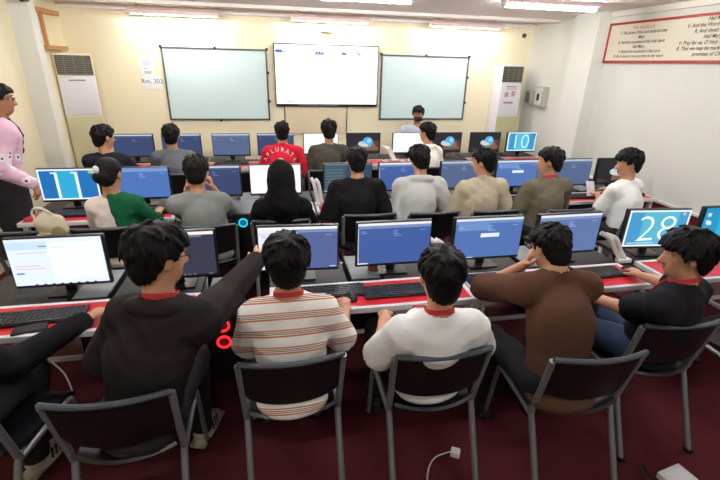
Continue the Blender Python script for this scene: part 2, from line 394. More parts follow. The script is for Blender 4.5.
# ------------------------------------------------------------------ computer desks
TZ = .70
def make_desk(label, group):
    t = thing('computer_desk', label, 'desk', (0, 0, 0), 0, group)     # origin: floor, mid front edge; depth towards +y
    W = 1.2
    MB().box((0, .155, TZ - .012), (W - .05, .29, .024)).build('red_worktop', M['red'], t, False)
    e = MB()
    e.box((0, .012, TZ - .014), (W, .026, .034), bev=.004); e.box((0, .31, TZ - .014), (W, .026, .034), bev=.004)
    for s in (-1, 1): e.box((s * (W / 2 - .013), .16, TZ - .014), (.026, .31, .034), bev=.004)
    e.build('edging', M['white_edge'], t)
    for s in (-1, 1): MB().box((s * .36, .52, TZ - .014), (.48, .39, .028), bev=.003).build('rear_worktop', M['dark_lam'], t)
    for s in (-1, 1):
        for y in (.05, .68): MB().box((s * (W / 2 - .04), y, (TZ - .03) / 2), (.04, .04, TZ - .03), bev=.004).build('leg', M['legw'], t)
    r = MB()
    for s in (-1, 1): r.box((s * (W / 2 - .04), .365, .12), (.03, .6, .03), bev=.003)
    r.box((0, .68, TZ - .07), (W - .1, .025, .07)); r.build('frame_rail', M['legw'], t)
    MB().box((0, .48, .34), (W - .12, .34, .02)).build('shelf', M['maroon'], t, False)
    MB().box((0, .305, .34), (W - .12, .014, .03), bev=.003).build('shelf_edge', M['white_edge'], t)
    return t
YA, YB_, YC = 2.035, 3.74, 5.67
d0 = make_desk('red topped computer desk before the charcoal hoodie person', 'computer desks of the nearest row')
d0.location = (-1.06, YA, 0)
g = 'computer desks of the nearest row'
dup(d0, (.535, YA, 0), 0, 'red topped computer desk shared by striped shirt and white T-shirt people in the nearest row', g)
dup(d0, (1.752, YA, 0), 0, 'red topped computer desk the brown T-shirt person leans on', g)
dup(d0, (3.1, YA + .01, 0), 0, 'red topped computer desk under the screen showing 28', g)
g = 'computer desks of the middle row'
for x, l in ((-1.47, 'red topped desk under the screen showing 11'), (-.25, 'red topped desk in front of the grey shirt and black hooded people'), (.97, 'red topped desk in front of the black T-shirt and grey hoodie people'), (2.19, 'red topped desk in front of the beige shirt and olive T-shirt people'), (3.42, 'red topped desk of the middle row ending near the right wall')):
    dup(d0, (x, YB_, 0), 0, l, g)
g = 'computer desks of the farthest row'
for x, l in ((-1.5, 'farthest row desk before the navy shirt and slate shirt people'), (-.28, 'farthest row desk beside the person in red jersey'), (.94, 'farthest row desk before the dark olive sweater person'), (2.16, 'farthest row desk before the white hoodie person'), (3.39, 'farthest row desk under the screen showing 10')):
    dup(d0, (x, YC, 0), 0, l, g)

# ------------------------------------------------------------------ monitors
MW, MH = .49, .30
SW, SHH = MW - .02, MH - .026
def screen_mesh(kind):
    s = MB(); y = -.0165; x0, z0 = -SW / 2, -SHH / 2 + .004
    def R(u0, v0, u1, v1, c, k=0, st=1.0): s.rect(x0 + u0 * SW, z0 + v0 * SHH, x0 + u1 * SW, z0 + v1 * SHH, y - .0004 * k, emis(c, st))
    def txt(rows, c, k=3):
        for u, v, w in rows: R(u, v, u + w, v + .014, c, k)
    def disc(u, v, ru, rv, c, k=2, n=18):
        s.add([(x0 + (u + ru * math.cos(2 * PI * i / n)) * SW, y - .0004 * k, z0 + (v + rv * math.sin(2 * PI * i / n)) * SHH) for i in range(n)], [tuple(range(n))], emis(c))
    def digits(T, u, v, wd, hg, c, k=3):
        V, F = text_geo(T, 1.0, 'LEFT', 0, -.018); xs = [p.x for p in V]; ys = [p.y for p in V]; a, b, lo, hi = min(xs), max(xs), min(ys), max(ys)
        s.add([(x0 + (u + (p.x - a) / (b - a) * wd) * SW, y - .0004 * k, z0 + (v + (p.y - lo) / (hi - lo) * hg) * SHH) for p in V], F, emis(c, 1.15))
    if kind in ('ide', 'ide_popup', 'ide_split', 'ide_pale', 'ide_deep', 'navy', 'slate'):
        bg, hd, top = {'ide': ((66, 96, 162), (128, 146, 188), (240, 242, 248)), 'ide_popup': ((84, 118, 182), (112, 146, 198), (226, 232, 244)), 'ide_split': ((88, 104, 158), (132, 146, 186), (250, 250, 255)),
                       'ide_pale': ((98, 122, 174), (134, 156, 196), (236, 240, 248)), 'ide_deep': ((76, 118, 190), (122, 158, 210), (120, 150, 200)), 'navy': ((56, 72, 112), (70, 86, 126), (206, 212, 226)), 'slate': ((86, 104, 142), (104, 122, 156), (196, 206, 220))}[kind]
        R(0, 0, 1, 1, bg); R(0, .94, 1, 1, top, 1); R(0, .87, 1, .94, hd, 1)
        txt([(.04, .8, .06), (.04, .76, .09), (.48, .8, .07), (.48, .76, .05), (.48, .72, .08), (.48, .68, .12), (.85, .8, .08)], tuple(min(255, c + 70) for c in bg))
        if kind == 'ide': R(0, .0, .14, .03, (236, 240, 248), 2); R(0, .03, .012, .87, (200, 210, 230), 2)
        if kind == 'ide_popup': R(.04, .7, .5, .87, (112, 150, 206), 2); R(.38, .52, .66, .62, (236, 242, 250), 3); R(0, 0, .3, .02, (220, 230, 245), 2)
        if kind == 'ide_split': R(0, 0, .3, .94, (238, 240, 250), 2); R(0, .83, .5, .87, (176, 184, 206), 2); R(.9, .03, .98, .05, (220, 224, 236), 2)
    elif kind == 'dim':
        R(0, 0, 1, 1, (56, 60, 78)); R(0, .93, 1, 1, (250, 248, 240), 1); R(.66, .88, .86, .92, (120, 124, 140), 1); R(0, .0, 1, .03, (34, 36, 46), 1)
        txt([(.6, .02, .03), (.66, .02, .03), (.72, .02, .03), (.9, .02, .05)], (150, 160, 190))
    elif kind == 'page':
        R(0, 0, 1, 1, (226, 238, 254), 0, 1.12); R(0, .78, .42, .94, (206, 230, 250), 1, 1.05); R(.42, .1, .97, .9, (240, 246, 255), 1, 1.12)
        R(.33, .83, .42, .85, (90, 120, 160), 3); R(.1, .7, .4, .71, (150, 190, 220), 3); R(.04, .42, .3, .435, (240, 170, 180), 3); R(.04, .36, .36, .375, (236, 190, 196), 3); R(.04, .25, .12, .285, (70, 150, 214), 3); R(.46, .8, .6, .81, (200, 210, 224), 3)
        for i in range(8): R(.2 + i * .09, .0, .23 + i * .09, .02, (40, 44, 56), 3)
    elif kind == 'white': R(0, 0, 1, 1, (252, 252, 252), 0, 1.1); R(0, .0, 1, .03, (200, 204, 214), 1)
    elif kind == 'console':
        R(0, 0, 1, 1, (52, 72, 98)); R(0, 0, .45, 1, (66, 88, 104), 1); R(0, .95, 1, 1, (110, 130, 140), 2)
        for i in range(7): R(.03, .12 + i * .11, .4, .135 + i * .11, (130, 150, 160), 2)
        R(0, 0, .3, .03, (210, 216, 220), 2)
    elif kind == 'photo':
        R(0, 0, 1, 1, (34, 34, 42)); R(.42, .12, .96, .5, (128, 92, 66), 1); R(.72, .3, .96, .62, (92, 60, 50), 2)
        disc(.62, .55, .16, .27, (70, 176, 226), 3); disc(.66, .62, .07, .12, (150, 214, 240), 4)
        disc(.44, .47, .11, .13, (190, 214, 226), 3); disc(.52, .4, .12, .09, (214, 214, 206), 4); disc(.8, .36, .06, .16, (150, 96, 70), 4)
        R(.04, .05, .3, .1, (70, 72, 80), 2); R(.05, .14, .2, .16, (110, 110, 116), 2)
    elif kind == '28':
        R(0, 0, 1, 1, (226, 238, 250), 0, 1.1); R(.03, .05, .97, .95, (72, 160, 212), 1); R(.24, .05, .82, .95, (92, 190, 220), 2)
        digits('28', .2, .16, .6, .68, (244, 252, 255)); R(.87, .86, .91, .93, (236, 210, 150), 4); R(.06, .09, .5, .11, (220, 236, 248), 4)
    elif kind == '11':
        R(0, 0, 1, 1, (232, 244, 255), 0, 1.1); R(.03, .05, .97, .95, (30, 116, 190), 1); R(.3, .05, .68, .95, (44, 176, 220), 2)
        for u in (.28, .62): R(u, .05, u + .05, .9, (240, 252, 255), 3); R(u - .06, .86, u, .9, (240, 252, 255), 3)
        R(.86, .84, .94, .94, (150, 200, 110), 3)
    elif kind == '10':
        R(0, 0, 1, 1, (236, 250, 255), 0, 1.15); R(.03, .05, .97, .95, (86, 190, 226), 1); R(.08, .05, .3, .95, (60, 150, 208), 2); R(.75, .05, .95, .95, (60, 150, 208), 2)
        digits('10', .26, .14, .5, .74, (206, 246, 255)); R(.9, .84, .95, .93, (40, 60, 90), 4)
    elif kind == 'desktop':
        R(0, 0, 1, 1, (30, 150, 200)); R(.3, 0, .8, 1, (44, 180, 220), 1); 
        for i in range(3): R(.05, .76 - i * .2, .12, .86 - i * .2, (206, 226, 236), 3)
        R(.08, .52, .16, .62, (230, 240, 246), 3); R(0, 0, 1, .06, (24, 60, 90), 3)
    return s
_proto = {}
def monitor(kind, x, y, rz, label, group, tz=TZ):
    if kind in _proto:
        return dup(_proto[kind], (x, y, tz), rz, label, group)
    t = thing('monitor', label, 'monitor', (x, y, tz), rz, group)
    zc = 1.066 - TZ - MH / 2
    b = MB(); b.box((0, .008, zc), (MW, .03, MH), bev=.004); b.box((0, .03, zc - .02), (MW * .6, .03, MH * .55), bev=.012); hs = b.build('housing', M['blk'], t)
    o = screen_mesh(kind).build('screen_face', None, t, False); o.location = (0, 0, zc + .004)
    MB().box((0, .05, .11), (.06, .018, .2), bev=.004, rot=Matrix.Rotation(math.radians(4), 3, 'X')).build('stand', M['blk'], t)
    MB().box((0, .05, .006), (.2, .14, .012), bev=.005).build('base', M['blk'], t)
    MB().box((SW / 2 - .03, -.009, zc - MH / 2 + .007), (.02, .004, .004)).build('power_button', M['key'], hs)
    _proto[kind] = t
    return t
ga, gb, gc = 'monitors of the nearest row', 'monitors of the middle row', 'monitors of the farthest row'
yA, yB, yC = 2.435, 4.125, 6.06
monitor('page', -1.19, yA, .0, 'black monitor showing a bright white web page at the left edge', ga)
monitor('dim', -.60, yA, .0, 'monitor with dim grey screen right of the charcoal hoodie person', ga)
monitor('ide_split', .12, yA, math.radians(-3), 'monitor with half white half blue screen beyond the striped shirt person', ga)
monitor('ide', .72, yA, 0, 'monitor with plain blue code screen before the nearest white T-shirt person', ga)
monitor('ide_popup', 1.36, yA, 0, 'monitor with small white popup box on its blue screen', ga)
monitor('ide_pale', 1.955, yA, math.radians(1), 'monitor with pale blue screen partly behind the brown T-shirt person', ga)
monitor('28', 2.665, yA, math.radians(-5), 'monitor showing large number 28 on sky blue', ga)
monitor('desktop', 3.285, yA, 0, 'monitor with cyan desktop icons cut by the right edge', ga)
monitor('11', -1.775, yB, 0, 'monitor showing large number 11 on bright blue', gb)
monitor('ide_deep', -1.185, yB, 0, 'monitor with bright blue screen before the person in green shawl', gb)
monitor('navy', -.555, yB, 0, 'middle row monitor with dark navy screen right of the grey shirt person', gb)
monitor('white', .008, yB, 0, 'white screen monitor behind the black hooded head', gb)
monitor('console', .71, yB, 0, 'monitor with dark teal console listing left of the black T-shirt person', gb)
monitor('ide', 1.26, yB, 0, 'blue screen monitor left of the grey hoodie head', gb)
monitor('slate', 1.915, yB, 0, 'monitor with slate blue screen left of the beige shirt person', gb)
monitor('ide_popup', 2.533, yB, 0, 'light blue screen monitor between beige shirt and olive T-shirt heads', gb)
monitor('slate', 3.19, yB, 0, 'slate blue screen monitor right of the olive T-shirt person', gb)
monitor('photo', 3.75, yB, 0, 'dark wallpaper monitor before the middle row person in white T-shirt', gb)
monitor('navy', -1.76, yC, 0, 'far navy screen monitor right of the dark navy shirt person', gc)
monitor('navy', -1.175, yC, 0, 'far navy screen monitor before the slate grey shirt person', gc)
monitor('slate', -.55, yC, 0, 'far slate screen monitor standing alone left of the red jersey', gc)
monitor('navy', .037, yC, 0, 'far navy screen monitor half hidden by the red jersey person', gc)
monitor('white', .656, yC, 0, 'far white screen monitor before the dark olive sweater person', gc)
monitor('photo', 1.263, yC, 0, 'far dark wallpaper monitor between olive sweater and white hoodie people', gc)
monitor('white', 1.93, yC, 0, 'far white screen monitor in front of the masked man', gc)
monitor('photo', 2.5, yC, 0, 'far dark wallpaper monitor just right of the white hoodie person', gc)
monitor('photo', 3.125, yC, 0, 'far dark wallpaper monitor below the right air conditioner', gc)
monitor('10', 3.72, yC, 0, 'far monitor showing large number 10 in light blue', gc)

# ------------------------------------------------------------------ keyboards, mice, towers
def make_keyboard(label, group):
    t = thing('keyboard', label, 'keyboard', (0, 0, TZ), 0, group)
    MB().box((0, 0, .009), (.44, .135, .016), bev=.004, rot=Matrix.Rotation(math.radians(2), 3, 'X')).build('case', M['blk'], t)
    k = MB()
    for j in range(6):
        n = 16 if j != 0 else 9
        for i in range(n):
            w = .42 / 16 - .005 if j else (.15 if i == 4 else .028)
            if j: x = -.2 + (i + .5) * .4 / 16
            else: x = [-.185, -.15, -.115, -.08, .01, .1, .135, .165, .192][i]
            k.box((x, -.052 + j * .021, .019 + (j - 2.5) * .0007), (w, .016, .007))
    k.build('keys', M['key'], t, False)
    return t
kb = make_keyboard('black keyboard in front of the white web page monitor', 'keyboards'); kb.location = (-1.24, 2.2, TZ); kb.rotation_euler.z = math.radians(3)
for x, y, rz, l in ((.28, 2.24, 0, 'black keyboard before the striped shirt person'), (.70, 2.19, 0, 'black keyboard on red desk left of the nearest white T-shirt head'), (1.38, 2.25, 0, 'black keyboard under the popup box monitor'), (2.04, 2.22, math.radians(2), 'black keyboard right of the brown T-shirt person'),
                    (-1.75, 3.93, 0, 'black keyboard under the screen showing 11'), (-1.1, 3.93, 0, 'black keyboard beyond the person in green shawl'), (2.55, 3.9, 0, 'black keyboard between beige shirt and olive T-shirt people'), (3.2, 3.9, 0, 'black keyboard right of the olive T-shirt person'), (3.72, 3.92, 0, 'black keyboard beside the middle row person in white T-shirt'),
                    (-.55, 5.87, 0, 'black keyboard under the lone far slate screen'), (2.55, 5.87, 0, 'black keyboard on far desk right of the white hoodie person'), (3.12, 5.87, 0, 'black keyboard below the far screen near the right air conditioner')):
    dup(kb, (x, y, TZ), rz, l)
def make_mouse(label):
    t = thing('mouse', label, 'mouse', (0, 0, TZ), 0, 'computer mice')
    MB().ell((0, 0, .0), (.031, .056, .034), cut=0).build('shell', M['blk'], t); MB().tube([(0, .03, .031), (0, .045, .022)], .005, n=8).build('wheel', M['key'], t.children[0])
    return t
ms = make_mouse('black mouse under the hand of the nearest black T-shirt person'); ms.location = (2.345, 2.235, TZ); ms.rotation_euler.z = .4
dup(ms, (.405, 2.16, TZ), .1, 'black mouse by the right hand of the striped shirt person')
dup(ms, (3.95, 3.9, TZ), 0, 'black mouse on middle desk end near the right wall')
t = thing('phone', 'black phone lying on the red desk below the web page monitor', 'phone', (-1.235, 2.15 - .055, TZ), math.radians(-75))
MB().box((0, 0, .006), (.075, .15, .012), bev=.005).build('body', M['blk'], t); MB().rect(-.033, 0, .033, .001, 0, M['blk2']).box((0, 0, .0125), (.068, .14, .001)).build('glass', mat('phone_glass', (12, 12, 16), .08), t)
def tower(x, y, z, rgb, label, w=.19, hh=.44, dep=.42, group=None, nf=2):
    t = thing('computer_tower', label, 'computer tower', (x, y, z), 0, group)
    MB().box((0, dep / 2, hh / 2), (w, dep, hh), bev=.006).build('case', M['blk'], t); MB().box((0, dep / 2, hh), (w - .012, dep - .012, .006), bev=.002).build('top_panel', M['grey_lam'], t)
    fp = MB().box((0, -.006, hh / 2), (w - .01, .014, hh - .01), bev=.004).build('front_panel', M['blk2'], t)
    if rgb is None:
        MB().box((0, -.015, hh - .05), (.03, .006, .012), bev=.002).build('power_button', M['key'], fp); return t
    for k in range(nf):
        zz = hh - .075 - k * .105
        r = MB(); N = 24; P = [(.034 * math.cos(2 * PI * i / N), -.016, zz + .034 * math.sin(2 * PI * i / N)) for i in range(N)]; P.append(P[0])
        r.tube(P, .0075, n=6, cap=False); r.build('fan_ring', emis(rgb, 1.6), fp)
        f = MB()
        for i in range(7):
            a = 2 * PI * i / 7; f.box((.014 * math.cos(a), -.014, zz + .014 * math.sin(a)), (.028, .003, .009), rot=Matrix.Rotation(-a, 3, 'Y'))
        f.build('fan_blades', emis(tuple(int(c * .5) for c in rgb), .5 if nf == 2 else 1.6), fp)
    return t
def stand(x, y, label, hgt=.27):
    t = thing('tower_stand', label, 'stand', (x, y, 0)); MB().box((0, .2, hgt - .01), (.24, .42, .02), bev=.004).build('tray', M['blk'], t)
    for sx in (-1, 1):
        for yy in (.03, .37): MB().box((sx * .1, yy, (hgt - .02) / 2), (.025, .025, hgt - .02)).build('leg', M['blk'], t)
stand(-.32, 2.1, 'low black stand under the tower with red fan lights')
tower(-.32, 2.1, .27, (255, 40, 48), 'black computer tower with red fan rings left of striped shirt')
stand(-.285, 3.6, 'low black stand under the tower with blue fan lights', .32)
tower(-.285, 3.6, .32, (30, 180, 220), 'black computer tower with one blue fan ring right of grey shirt', nf=1)
tw = tower(0, 0, 0, None, 'grey topped computer tower beside the web page monitor and charcoal hoodie', hh=.36, dep=.36, group='towers between the monitors'); tw.location = (-1.06, YA + .33, .35)
for x, y, l in ((.535, YA, 'grey topped computer tower between the two monitors nearest the striped shirt'), (1.752, YA, 'grey topped computer tower hidden in front of the brown T-shirt person'), (3.1, YA + .01, 'grey topped computer tower right of the screen showing 28'),
             (-1.47, YB_, 'grey topped computer tower right of the screen showing 11'), (-.25 + .0, YB_, 'grey topped computer tower left of the white screen of middle row'), (.97, YB_, 'grey topped computer tower between middle row black T-shirt and grey hoodie people'), (2.19, YB_, 'grey topped computer tower between beige shirt and olive T-shirt people'), (3.42, YB_, 'grey topped computer tower beside the middle row phone holder')):
    dup(tw, (x, y + .33, .35), 0, l, 'towers between the monitors')

def conduit(x, y, label, wd=.13, ht=.2):
    t = thing('cable_conduit', label, 'cable conduit', (x, y, TZ), 0, 'white cable conduits on the desks')
    for k in range(2):
        o = k * .042; m = MB(); P = catmull([Vector(p) for p in ((-wd + o, .03, ht - o * .3), (-wd * .45 + o, 0, ht * .8), (o * .9, -.01, ht * .4), (wd * .4 + o * .7, -.03, .02))], 9)
        m.tube(P, [.016 + .0022 * (i % 2) for i in range(len(P))], n=8); m.build('ribbed_hose', M['white_pl'], t)
    MB().box((wd * .4 + .02, -.03, .014), (.1, .05, .028), bev=.006).build('foot', M['white_pl'], t)
conduit(2.34, 2.4, 'white ribbed cable conduit between pale blue monitor and 28 screen', .12, .21)
conduit(1.06, 2.45, 'white ribbed cable conduit left of the popup box monitor', .09, .22)
conduit(.38, 3.96, 'white ribbed cable conduit left of the black T-shirt person of middle row', .045, .26)
conduit(1.62, 5.9, 'white ribbed cable conduit left of the far white hoodie person', .1, .2)

# ------------------------------------------------------------------ chairs
def make_chair(label):
    t = thing('stacking_chair', label, 'chair', (0, 0, 0), 0)
    hw = .212
    for s in (-1, 1):
        MB().tube([(s * hw, -.33, .005), (s * hw, -.155, .40), (s * (hw + .002), -.15, .44), (s * (hw + .006), -.185, .6), (s * (hw + .012), -.225, .785)], .0158, n=10, smooth=5).build('rear_leg', M['chairm'], t)
        MB().tube([(s * (hw + .0), -.16, .405), (s * hw, .1, .425), (s * hw, .175, .425), (s * hw, .205, .38), (s * hw, .27, .005)], .013, n=10, smooth=5).build('front_leg', M['chairm'], t)
        MB().box((s * (hw + .0), -.33, .012), (.034, .036, .024), bev=.006).build('foot_cap', M['blk'], t)
        MB().box((s * (hw + .0), .27, .012), (.034, .036, .024), bev=.006).build('foot_cap', M['blk'], t)
    c = MB()
    for y in (-.1, .12): c.tube([(-hw, y, .415), (hw, y, .415)], .01, n=8)
    c.build('cross_bar', M['chairm'], t)
    def seat(u, v):
        x = (u - .5) * .42 * (1 - .06 * (1 - v)); y = -.185 + v * .42
        e = (2 * u - 1)
        yy = y - .05 * (1 - e * e) * max(0, 1 - v * 2.5)
        z = .442 + .012 * e * e - .012 * math.sin(PI * min(1, v * 1.1)) + (.035 * max(0, 1 - v / .14) ** 2) - .03 * max(0, (v - .85) / .15) ** 2
        return (x, yy, z)
    MB().panel(seat, 14, 14, .016).build('seat', M['chairp'], t)
    def back(u, v):
        e = 2 * u - 1; z = .56 + v * .24 + .012 * (1 - e * e) * (v - .5); wd = .212 + .012 * v
        if v < .12: z += .03 * (e ** 4) * (1 - v / .12)
        y = -.178 - .047 * v - .045 * (1 - e * e) - (.012 * max(0, v - .93) / .07)
        return (e * wd, y, z)
    MB().panel(back, 18, 12, .016).build('backrest', M['chairp'], t)
    MB().tube([back(u / 18, 1) for u in range(19)], .0125, n=8).build('top_rim', mat('rim_sheen', (72, 80, 86), .3), t)  # paler blue-grey paints a sheen along the black back's top edge
    return t
ch = make_chair('black chair with grey tubes under the charcoal hoodie person'); 
def put(o, x, yb, rz): o.location = (x, yb + .22, 0); o.rotation_euler.z = math.radians(rz)
put(ch, -.655, 1.42, 0)
def chair(x, yb, rz, l):
    o = dup(ch, (0, 0, 0), 0, l); put(o, x, yb, rz); return o
CL = [(.027, 1.54, 1, 'black chair with grey tubes under the striped shirt person'), (.695, 1.478, 0, 'black chair with grey tubes under the nearest white T-shirt person'), (1.38, 1.34, -2, 'black chair with grey tubes under the brown T-shirt person'),
      (1.99, 1.507, -2, 'black chair with grey tubes under the nearest black T-shirt person'), (-1.28, 1.52, -12, 'black chair cut by the left edge under the dark sleeved person'), (2.75, 1.55, 4, 'black chair cut by the right edge beside the nearest black T-shirt person'),
      (-1.79, 3.29, 0, 'black chair the cream tote bag hangs on'), (-1.27, 3.295, 0, 'black chair under the person in green shawl'), (-.55, 3.25, 3, 'black chair under the grey shirt person of middle row'), (.03, 3.3, 0, 'black chair under the black hooded person'),
      (.77, 3.35, 0, 'black chair under the middle row person in black T-shirt'), (1.33, 3.33, 0, 'black chair under the grey hoodie person'), (1.9, 3.31, 0, 'black chair under the beige shirt person'), (2.6, 3.255, 0, 'black chair under the olive T-shirt person'), (3.15, 3.08, 14, 'black chair under the middle row person in white T-shirt'),
      (-1.72, 4.93, 0, 'black chair under the far navy shirt person'), (-1.02, 4.95, 0, 'black chair under the far slate shirt person'), (.08, 5.0, 0, 'black chair under the red jersey person'), (.62, 4.98, 0, 'black chair under the dark olive sweater person'), (1.87, 5.02, 0, 'black chair under the far white hoodie person'), (-.42, 5.0, 0, 'empty black chair before the lone far slate screen'), (1.25, 5.0, 0, 'empty black chair between olive sweater and white hoodie people')]
for a in CL: chair(*a)
CH_T = chair(2.2, 0, 0, 'chair under the masked man at the whiteboard'); CH_T.location = (2.2, 6.62, 0); CH_T.rotation_euler.z = PI

# ------------------------------------------------------------------ bodies by distance fields
class Grid:
    def __init__(s, lo, hi, h):
        s.o = np.array(lo, float); s.h = h; s.n = np.maximum(4, np.ceil((np.array(hi) - s.o) / h).astype(int) + 1)
        s.D = np.full(s.n, 1.0, np.float32)
    def loc(s, lo, hi):
        a = np.clip(np.floor((np.array(lo) - s.o) / s.h).astype(int), 0, s.n); b = np.clip(np.ceil((np.array(hi) - s.o) / s.h).astype(int) + 1, 0, s.n)
        if np.any(b <= a): return None
        sl = tuple(slice(a[i], b[i]) for i in range(3))
        ax = [s.o[i] + s.h * np.arange(a[i], b[i]) for i in range(3)]
        return sl, np.ix_(*ax)
    def put(s, sl, d, k, sub=False):
        A = s.D[sl]; d = d.astype(np.float32)
        if sub: s.D[sl] = np.maximum(A, -d); return
        if k > 0:
            hh = np.maximum(k - np.abs(A - d), 0) / k; s.D[sl] = np.minimum(A, d) - hh * hh * k * .25
        else: s.D[sl] = np.minimum(A, d)
    def cone(s, a, b, ra, rb, k=.02, sq=None, sub=False):
        a = np.array(a, float); b = np.array(b, float); r = max(ra, rb) + k + .02
        L = s.loc(np.minimum(a, b) - r, np.maximum(a, b) + r)
        if L is None: return
        sl, (X, Y, Z) = L
        px, py, pz = X - a[0], Y - a[1], Z - a[2]; ab = b - a; f = 1.0
        if sq is not None:
            n = np.array(sq[0], float); f = sq[1]; c = (px * n[0] + py * n[1] + pz * n[2]) * (1 / f - 1)
            px = px + c * n[0]; py = py + c * n[1]; pz = pz + c * n[2]; ab = ab + n * (ab @ n) * (1 / f - 1)
        t = np.clip((px * ab[0] + py * ab[1] + pz * ab[2]) / max(1e-9, ab @ ab), 0, 1)
        d = np.sqrt((px - t * ab[0]) ** 2 + (py - t * ab[1]) ** 2 + (pz - t * ab[2]) ** 2) - (ra + t * (rb - ra))
        s.put(sl, d * (f ** .5), k, sub)
    def ell(s, c, r, Rm=None, k=.02, sub=False):
        c = np.array(c, float); r = np.array(r, float); q = r.max() + k + .02
        L = s.loc(c - q, c + q)
        if L is None: return
        sl, (X, Y, Z) = L; px, py, pz = X - c[0], Y - c[1], Z - c[2]
        if Rm is not None:
            px, py, pz = (px * Rm[0, i] + py * Rm[1, i] + pz * Rm[2, i] for i in range(3))
        k0 = np.sqrt((px / r[0]) ** 2 + (py / r[1]) ** 2 + (pz / r[2]) ** 2); k1 = np.sqrt((px / r[0] ** 2) ** 2 + (py / r[1] ** 2) ** 2 + (pz / r[2] ** 2) ** 2)
        s.put(sl, k0 * (k0 - 1) / np.maximum(k1, 1e-6), k, sub)
    def coords(s): return np.ix_(*[s.o[i] + s.h * np.arange(s.n[i]) for i in range(3)])
    def mesh(s):
        D = s.D; S = D < 0; n = np.array(D.shape)
        cnt = np.zeros(n - 1, np.int8)
        for i in (0, 1):
            for j in (0, 1):
                for k in (0, 1): cnt += S[i:n[0] - 1 + i, j:n[1] - 1 + j, k:n[2] - 1 + k]
        ids = np.argwhere((cnt > 0) & (cnt < 8)); idx = np.full(n - 1, -1, np.int32); idx[tuple(ids.T)] = np.arange(len(ids))
        acc = np.zeros((len(ids), 3)); num = np.zeros(len(ids))
        for ax in range(3):
            o1, o2 = [a for a in range(3) if a != ax]
            for i in (0, 1):
                for j in (0, 1):
                    p = ids.copy(); p[:, o1] += i; p[:, o2] += j; q = p.copy(); q[:, ax] += 1
                    da = D[tuple(p.T)]; db = D[tuple(q.T)]; cr = (da < 0) != (db < 0)
                    t = np.where(cr, da / np.where(cr, da - db, 1), 0); pos = (p - ids).astype(float); pos[:, ax] += t
                    acc += pos * cr[:, None]; num += cr
        V = s.o + s.h * (ids + acc / num[:, None]); Fs = []
        for ax in range(3):
            u, v = [(1, 2), (2, 0), (0, 1)][ax]
            lo = [slice(None)] * 3; hi = [slice(None)] * 3; lo[ax] = slice(0, -1); hi[ax] = slice(1, None)
            a = S[tuple(lo)]; b = S[tuple(hi)]; e = np.argwhere(a != b)
            e = e[(e[:, u] > 0) & (e[:, v] > 0) & (e[:, u] < n[u] - 1) & (e[:, v] < n[v] - 1)]
            fl = a[tuple(e.T)]
            def cell(du, dv):
                c = e.copy(); c[:, u] += du; c[:, v] += dv; return idx[tuple(c.T)]
            q = np.stack([cell(-1, -1), cell(0, -1), cell(0, 0), cell(-1, 0)], 1)
            q[~fl] = q[~fl][:, ::-1]; Fs.append(q)
        return V, np.concatenate(Fs)
def link_np(name, V, F, m, parent=None):
    me = bpy.data.meshes.new(name); me.from_pydata(V.tolist(), [], F.tolist()); me.materials.append(m)
    me.polygons.foreach_set('use_smooth', [True] * len(me.polygons))
    o = bpy.data.objects.new(name, me); COL.objects.link(o)
    if parent: o.parent = parent
    return o
def nz(v): v = np.array(v, float); return v / max(1e-9, np.linalg.norm(v))
def headR(yaw, pitch, roll):
    y, p, r = math.radians(-yaw), math.radians(-pitch), math.radians(roll)
    return np.array((Matrix.Rotation(y, 3, 'Z') @ Matrix.Rotation(p, 3, 'X') @ Matrix.Rotation(r, 3, 'Y')))
def ik(S, W, l1, l2, hint):
    S, W = np.array(S, float), np.array(W, float); d = W - S; L = np.linalg.norm(d); d = d / L
    if L > (l1 + l2) * .99: L = (l1 + l2) * .99; W = S + d * L
    L = max(L, .12); a = (l1 * l1 - l2 * l2 + L * L) / (2 * L); h = math.sqrt(max(1e-6, l1 * l1 - a * a))
    p = np.array(hint, float); p = nz(p - d * (p @ d))
    return S + d * a + p * h, W
def add_hand(g, W, d, n, right, curl, lean=None):
    d = nz(d); n = np.array(n, float); n = nz(n - d * (n @ d)); t = np.cross(d, n) * (1 if right else -1)
    g.cone(W - d * .01, W + d * .07, .026, .034, .012, sq=(n, .5))
    def rot(v, a): return v * math.cos(a) + n * math.sin(a)
    for i, (ln, off, bk) in enumerate(((.072, .03, 0), (.08, .0105, .004), (.075, -.009, .001), (.058, -.028, -.012))):
        p = W + d * (.07 + bk) + t * off; c = curl[i] if isinstance(curl, (list, tuple)) else curl
        dd = nz(d + t * (.12 - .09 * i)); a = 0
        nn = nz(n - dd * (n @ dd))
        for fr, r0, r1 in ((.42, .0098, .009), (.32, .009, .0082), (.26, .0082, .007)):
            a += c; q = p + (dd * math.cos(a) + nn * math.sin(a)) * ln * fr; g.cone(p, q, r0, r1, .004); p = q
    p = W + d * .02 + t * .024; q = p + nz(d * .62 + t * .62 + n * .35) * .042; g.cone(p, q, .0125, .0105, .008)
    g.cone(q, q + nz(d * .9 + t * .2 + n * .35) * .034, .0105, .008, .004)
FACE = {}
def face_part(kind):
    if kind in FACE: return FACE[kind]
    m = MB()
    if kind == 'eye': m.ell((0, 0, 0), (.0135, .0125, .0085), M['eye'], 10, 8).ell((0, .0075, 0), (.0058, .0058, .0058), M['iris'], 8, 6)
    if kind == 'eyebrow': m.tube([(-.016, -.004, -.001), (0, .002, .003), (.016, -.002, 0)], [.002, .0034, .002], n=6)
    if kind == 'mouth': m.ell((0, 0, .003), (.022, .008, .0045), None, 12, 8).ell((0, -.001, -.005), (.019, .008, .005), None, 12, 8)
    o = m.build(kind, M['lip'] if kind == 'mouth' else M['hair']); me = o.data; bpy.data.objects.remove(o); FACE[kind] = me
    return me
